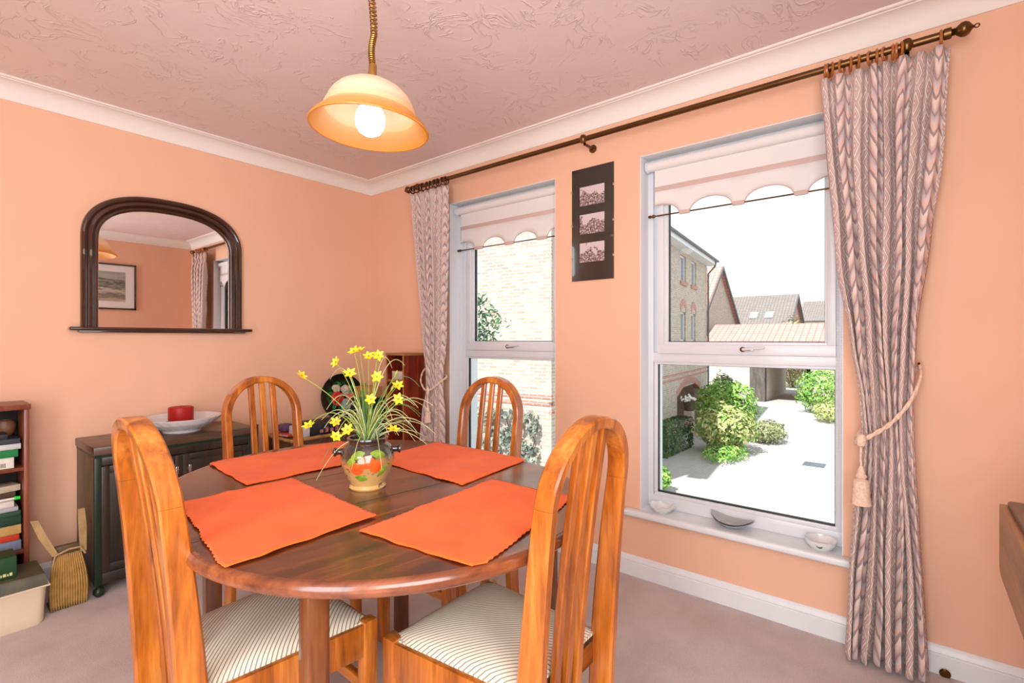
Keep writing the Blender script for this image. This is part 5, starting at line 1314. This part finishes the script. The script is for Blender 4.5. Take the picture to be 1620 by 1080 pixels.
b.quad([(gw + 0.5, -4, 3.3), (gw + 0.5, gl + 0.3, 3.3), (gw / 2, gl + 0.3, 5.05), (gw / 2, -4, 5.05)], uvs=[(0, 0), (18, 0), (18, 4.1), (0, 4.1)])
rf = b.build('roof', M['pantile'], ga, smooth=False); rf.modifiers.new('s', 'SOLIDIFY').thickness = 0.1
# dark gate and fence far beyond the passage
fe = thing('timber_fence', 'dark timber fence beyond the garage passage', 'fence', (58, -4.3, G))
b = MB()
for k in range(34): b.box((0, k * 0.3, 0), (0.05, k * 0.3 + 0.27, 1.9 + 0.05 * (k % 2)))
b.build('boards', M['fence'], fe)

def shrub(name, label, c, size, n, leaf, m, seed, group=None, cat='shrub', flowers=0, flat=0.0, box=False):
    r_ = random.Random(seed); root = thing(name, label, cat, c, 0, group)
    sx, sy, sz = size
    t = bmesh.new(); lay = None
    for k in range(n):
        if box:
            p = Vector((r_.uniform(-1, 1), r_.uniform(-1, 1), r_.uniform(0, 1))); f_ = r_.choice((0, 1, 2))
            if f_ == 0: p.x = -1
            elif f_ == 1: p.y = -1
            else: p.z = 1
            p = Vector((p.x * sx, p.y * sy, p.z * sz * 2)); nrm = p.normalized()
        else:
            d_ = Vector((r_.gauss(0, 1), r_.gauss(0, 1), r_.gauss(0, 1))).normalized()
            lump = 1 + 0.28 * mnoise.noise(d_ * 2.2 + Vector((seed, 0, 0))) + 0.14 * mnoise.noise(d_ * 5 + Vector((seed, 4, 0)))
            rr = (r_.uniform(0.72, 1.0)) * lump
            p = Vector((d_.x * sx * rr, d_.y * sy * rr, sz + d_.z * sz * rr)); nrm = d_
            if p.z < 0.02: p.z = r_.uniform(0.02, 0.2)
        nn = (nrm + Vector((r_.uniform(-.7, .7), r_.uniform(-.7, .7), r_.uniform(-.3, .9)))).normalized()
        u = nn.orthogonal().normalized(); u = Matrix.Rotation(r_.uniform(0, 6.28), 3, nn) @ u; v = nn.cross(u)
        L_ = leaf * r_.uniform(0.7, 1.3)
        vs = [t.verts.new(p + u * (-L_)), t.verts.new(p + v * (L_ * 0.45)), t.verts.new(p + u * L_ + nn * (-L_ * 0.2)), t.verts.new(p - v * (L_ * 0.45))]
        t.faces.new(vs)
    b = MB(); b._merge(t); b.build('foliage', m, root, smooth=False)
    b = MB()
    for k in range(5):
        a = k * 1.3; b.tube([(0.02 * math.cos(a), 0.02 * math.sin(a), 0), (sx * 0.25 * math.cos(a), sy * 0.25 * math.sin(a), sz * 0.6), (sx * 0.5 * math.cos(a), sy * 0.5 * math.sin(a), sz * 1.2)], [0.03, 0.02, 0.008], 6)
    b.build('stems', M['bark'], root)
    if flowers:
        t = bmesh.new()
        for k in range(flowers):
            d_ = Vector((r_.uniform(-1, 0.4), r_.uniform(-1, 0.6), r_.uniform(-.2, 1))).normalized(); p = Vector((d_.x * sx, d_.y * sy, sz + d_.z * sz)) * 1.0
            bmesh.ops.create_icosphere(t, subdivisions=1, radius=leaf * 0.7, matrix=T(*p))
        b = MB(); b._merge(t); tag(b.build('blossom', M['blossom'], root), kind='stuff')
    return root
g = G
shrub('variegated_bush', 'large round bush with yellow variegated leaves in the courtyard', (16.3, 2.0, g), (1.1, 1.0, 0.86), 2600, 0.085, M['leaf_b'], 1)
shrub('green_bush', 'taller bright green bush behind the variegated one', (19.9, 3.0, g), (1.3, 1.25, 1.15), 2600, 0.10, M['leaf_a'], 2)
shrub('dark_hedge', 'dark clipped hedge before the arched porch', (15.2, 3.50, g), (1.25, 0.3, 0.55), 2200, 0.06, M['leaf_c'], 3, cat='hedge', box=True)
shrub('climbing_shrub', 'dark leafy shrub at the far end of the near house', (22.2, 3.75, g), (0.7, 0.7, 1.2), 1500, 0.09, M['leaf_c'], 4)
shrub('low_olive_shrub', 'low olive shrub spreading right of the courtyard bushes', (19.0, 1.25, g), (0.9, 0.7, 0.42), 1200, 0.07, M['leaf_d'], 5)
shrub('ground_cover', 'low green plants at the foot of the variegated bush', (15.2, 1.75, g), (1.2, 0.7, 0.22), 900, 0.06, M['leaf_a'], 6, cat='plants')
shrub('border_bush', 'pale green bush at the right side of the courtyard', (29.2, 0.6, g), (1.5, 1.3, 1.25), 2200, 0.10, M['leaf_a'], 7)
shrub('border_bush', 'yellow flowered low bush before the right hand border bush', (26.2, -0.25, g), (1.2, 1.0, 0.5), 1200, 0.08, M['leaf_b'], 8)
shrub('border_bush', 'taller olive bush furthest right beyond the courtyard', (29.2, -3.0, g), (1.6, 1.6, 1.6), 2200, 0.12, M['leaf_d'], 9)
shrub('small_bush', 'small green bush at the lower left corner of the larger window', (10.35, 2.02, g), (0.30, 0.34, 0.36), 900, 0.055, M['leaf_a'], 10)
shrub('roadside_tree', 'small autumn coloured tree before the slate house', (44, 4.6, g), (1.6, 1.4, 2.9), 1500, 0.16, M['leaf_d'], 11, cat='tree')
shrub('roadside_tree', 'pale green tree beside the gabled house, over the garage roof', (46.7, 9.8, g), (1.6, 2.2, 2.7), 1500, 0.16, M['leaf_a'], 12, cat='tree')
shrub('roadside_tree', 'small bright green tree before the furthest house', (60, 0.8, g), (1.4, 1.2, 2.7), 1100, 0.16, M['leaf_a'], 13, cat='tree')
# flower pots by the porch
for k, (x, y, lab) in enumerate(((17.0, 3.75, 'white pot on the ground by the arched porch'), (18.3, 4.0, 'raised pot of white flowers in the arched porch'))):
    o = thing('planter_pot', lab, 'planter', (x, y, G)); s_ = 0.24
    hh = 0.0 if k == 0 else 1.05
    if hh: b = MB(); b.box((-0.16, -0.16, 0), (0.16, 0.16, hh)); b.build('plinth', M['brick'], o)
    b = MB(); b.lathe([(0, hh), (s_ * 0.7, hh), (s_, hh + 0.38), (s_ * 1.1, hh + 0.40), (s_ * 0.9, hh + 0.40), (0, hh + 0.36)], 20); b.build('pot', M['ceramic'] if k == 0 else M['bark'], o)
    t = bmesh.new(); r_ = random.Random(k)
    for j in range(40): bmesh.ops.create_icosphere(t, subdivisions=1, radius=0.05, matrix=T(r_.gauss(0, 0.16), r_.gauss(0, 0.16), hh + 0.5 + r_.gauss(0, 0.06)))
    b = MB(); b._merge(t); tag(b.build('blossom' if k else 'foliage', M['blossom'] if k else M['leaf_c'], o), kind='stuff')
o = thing('drain_cover', 'grey drain cover set in the pale paving', 'drain cover', (16.1, -0.75, G)); b = MB(); b.box((-0.3, -0.3, -0.01), (0.3, 0.3, 0.012), 0.004); [b.box((-0.24, -0.24 + k * 0.09, 0.012), (0.24, -0.2 + k * 0.09, 0.018)) for k in range(6)]; b.build('grate', M['gutter'], o)
# ivy and tree by the near gable wall (through the left window)
def ivy():
    r_ = random.Random(40); root = thing('climbing_ivy', 'sparse climbing plant over the lower part of the sunlit brick gable', 'climbing plant', (FO.x, FO.y, G), FA)
    t = bmesh.new()
    for k in range(9000):
        y = r_.uniform(0.3, 7.5); z = r_.uniform(0.0, 2.35) 
        if mnoise.noise(Vector((y * 4.0, z * 3.2, 3))) * 1.0 < -0.18 + 0.25 * (z / 2.35 - 0.5): continue
        p = Vector((-0.10 + r_.uniform(-0.08, 0.04), y, z)); nn = Vector((-1, r_.uniform(-.6, .6), r_.uniform(-.4, .6))).normalized()
        u = nn.orthogonal().normalized(); u = Matrix.Rotation(r_.uniform(0, 6.28), 3, nn) @ u; v = nn.cross(u); L_ = r_.uniform(0.04, 0.075)
        t.faces.new([t.verts.new(p - u * L_), t.verts.new(p + v * L_ * 0.6), t.verts.new(p + u * L_), t.verts.new(p - v * L_ * 0.6)])
    b = MB(); b._merge(t); b.build('foliage', leafm('grey_green_leaves', (0.07, 0.09, 0.08), (0.30, 0.33, 0.26)), root, smooth=False)
    b = MB()
    for k in range(12):
        y = 0.5 + k * 0.6; b.tube([(-0.04, y, 0), (-0.05, y + 0.15, 0.9), (-0.04, y - 0.1, 1.7), (-0.04, y + 0.1, 2.2)], 0.012, 5)
    b.build('stems', M['bark'], root)
ivy()
tr_ = thing('garden_tree', 'leafy tree branch reaching in from the left of the window near the corner', 'tree', (3.6, 3.0, G))
r_ = random.Random(50); t = bmesh.new()
br = [((0, 0, 3.6), (0.32, -0.82, 4.05)), ((0, 0, 3.8), (0.38, -0.98, 4.25)), ((0, 0, 4.0), (0.2, -0.74, 4.62)), ((0, 0, 3.5), (0.36, -0.72, 3.86)), ((0, 0, 3.9), (0.3, -0.85, 4.42))]
b = MB(); b.tube([(0, 0, 0), (0.05, 0, 2), (0, 0, 3.4), (0, 0.1, 5)], [0.11, 0.09, 0.06, 0.03], 10)
for p0, p1 in br:
    P = bez(Vector(p0), Vector(((p0[0] + p1[0]) / 2, (p0[1] + p1[1]) / 2, p1[2] + 0.1)), Vector(p1)); b.tube(P, [0.022 - 0.0014 * i for i in range(15)], 6)
    for k in range(130):
        c = P[int(r_.uniform(5, 14.9))] + Vector((r_.gauss(0, 0.07), r_.gauss(0, 0.05), r_.gauss(0, 0.06)))
        nn = Vector((r_.gauss(0, 1), r_.gauss(0, 1), r_.gauss(0, 1) + 0.8)).normalized(); u = nn.orthogonal().normalized(); u = Matrix.Rotation(r_.uniform(0, 6.28), 3, nn) @ u; v = nn.cross(u); L_ = r_.uniform(0.035, 0.07)
        t.faces.new([t.verts.new(c - u * L_), t.verts.new(c + v * L_ * 0.35), t.verts.new(c + u * L_), t.verts.new(c - v * L_ * 0.35)])
b.build('trunk', M['bark'], tr_); b = MB(); b._merge(t); b.build('foliage', leafm('blue_green_leaves', (0.03, 0.12, 0.07), (0.10, 0.28, 0.14)), tr_, smooth=False)
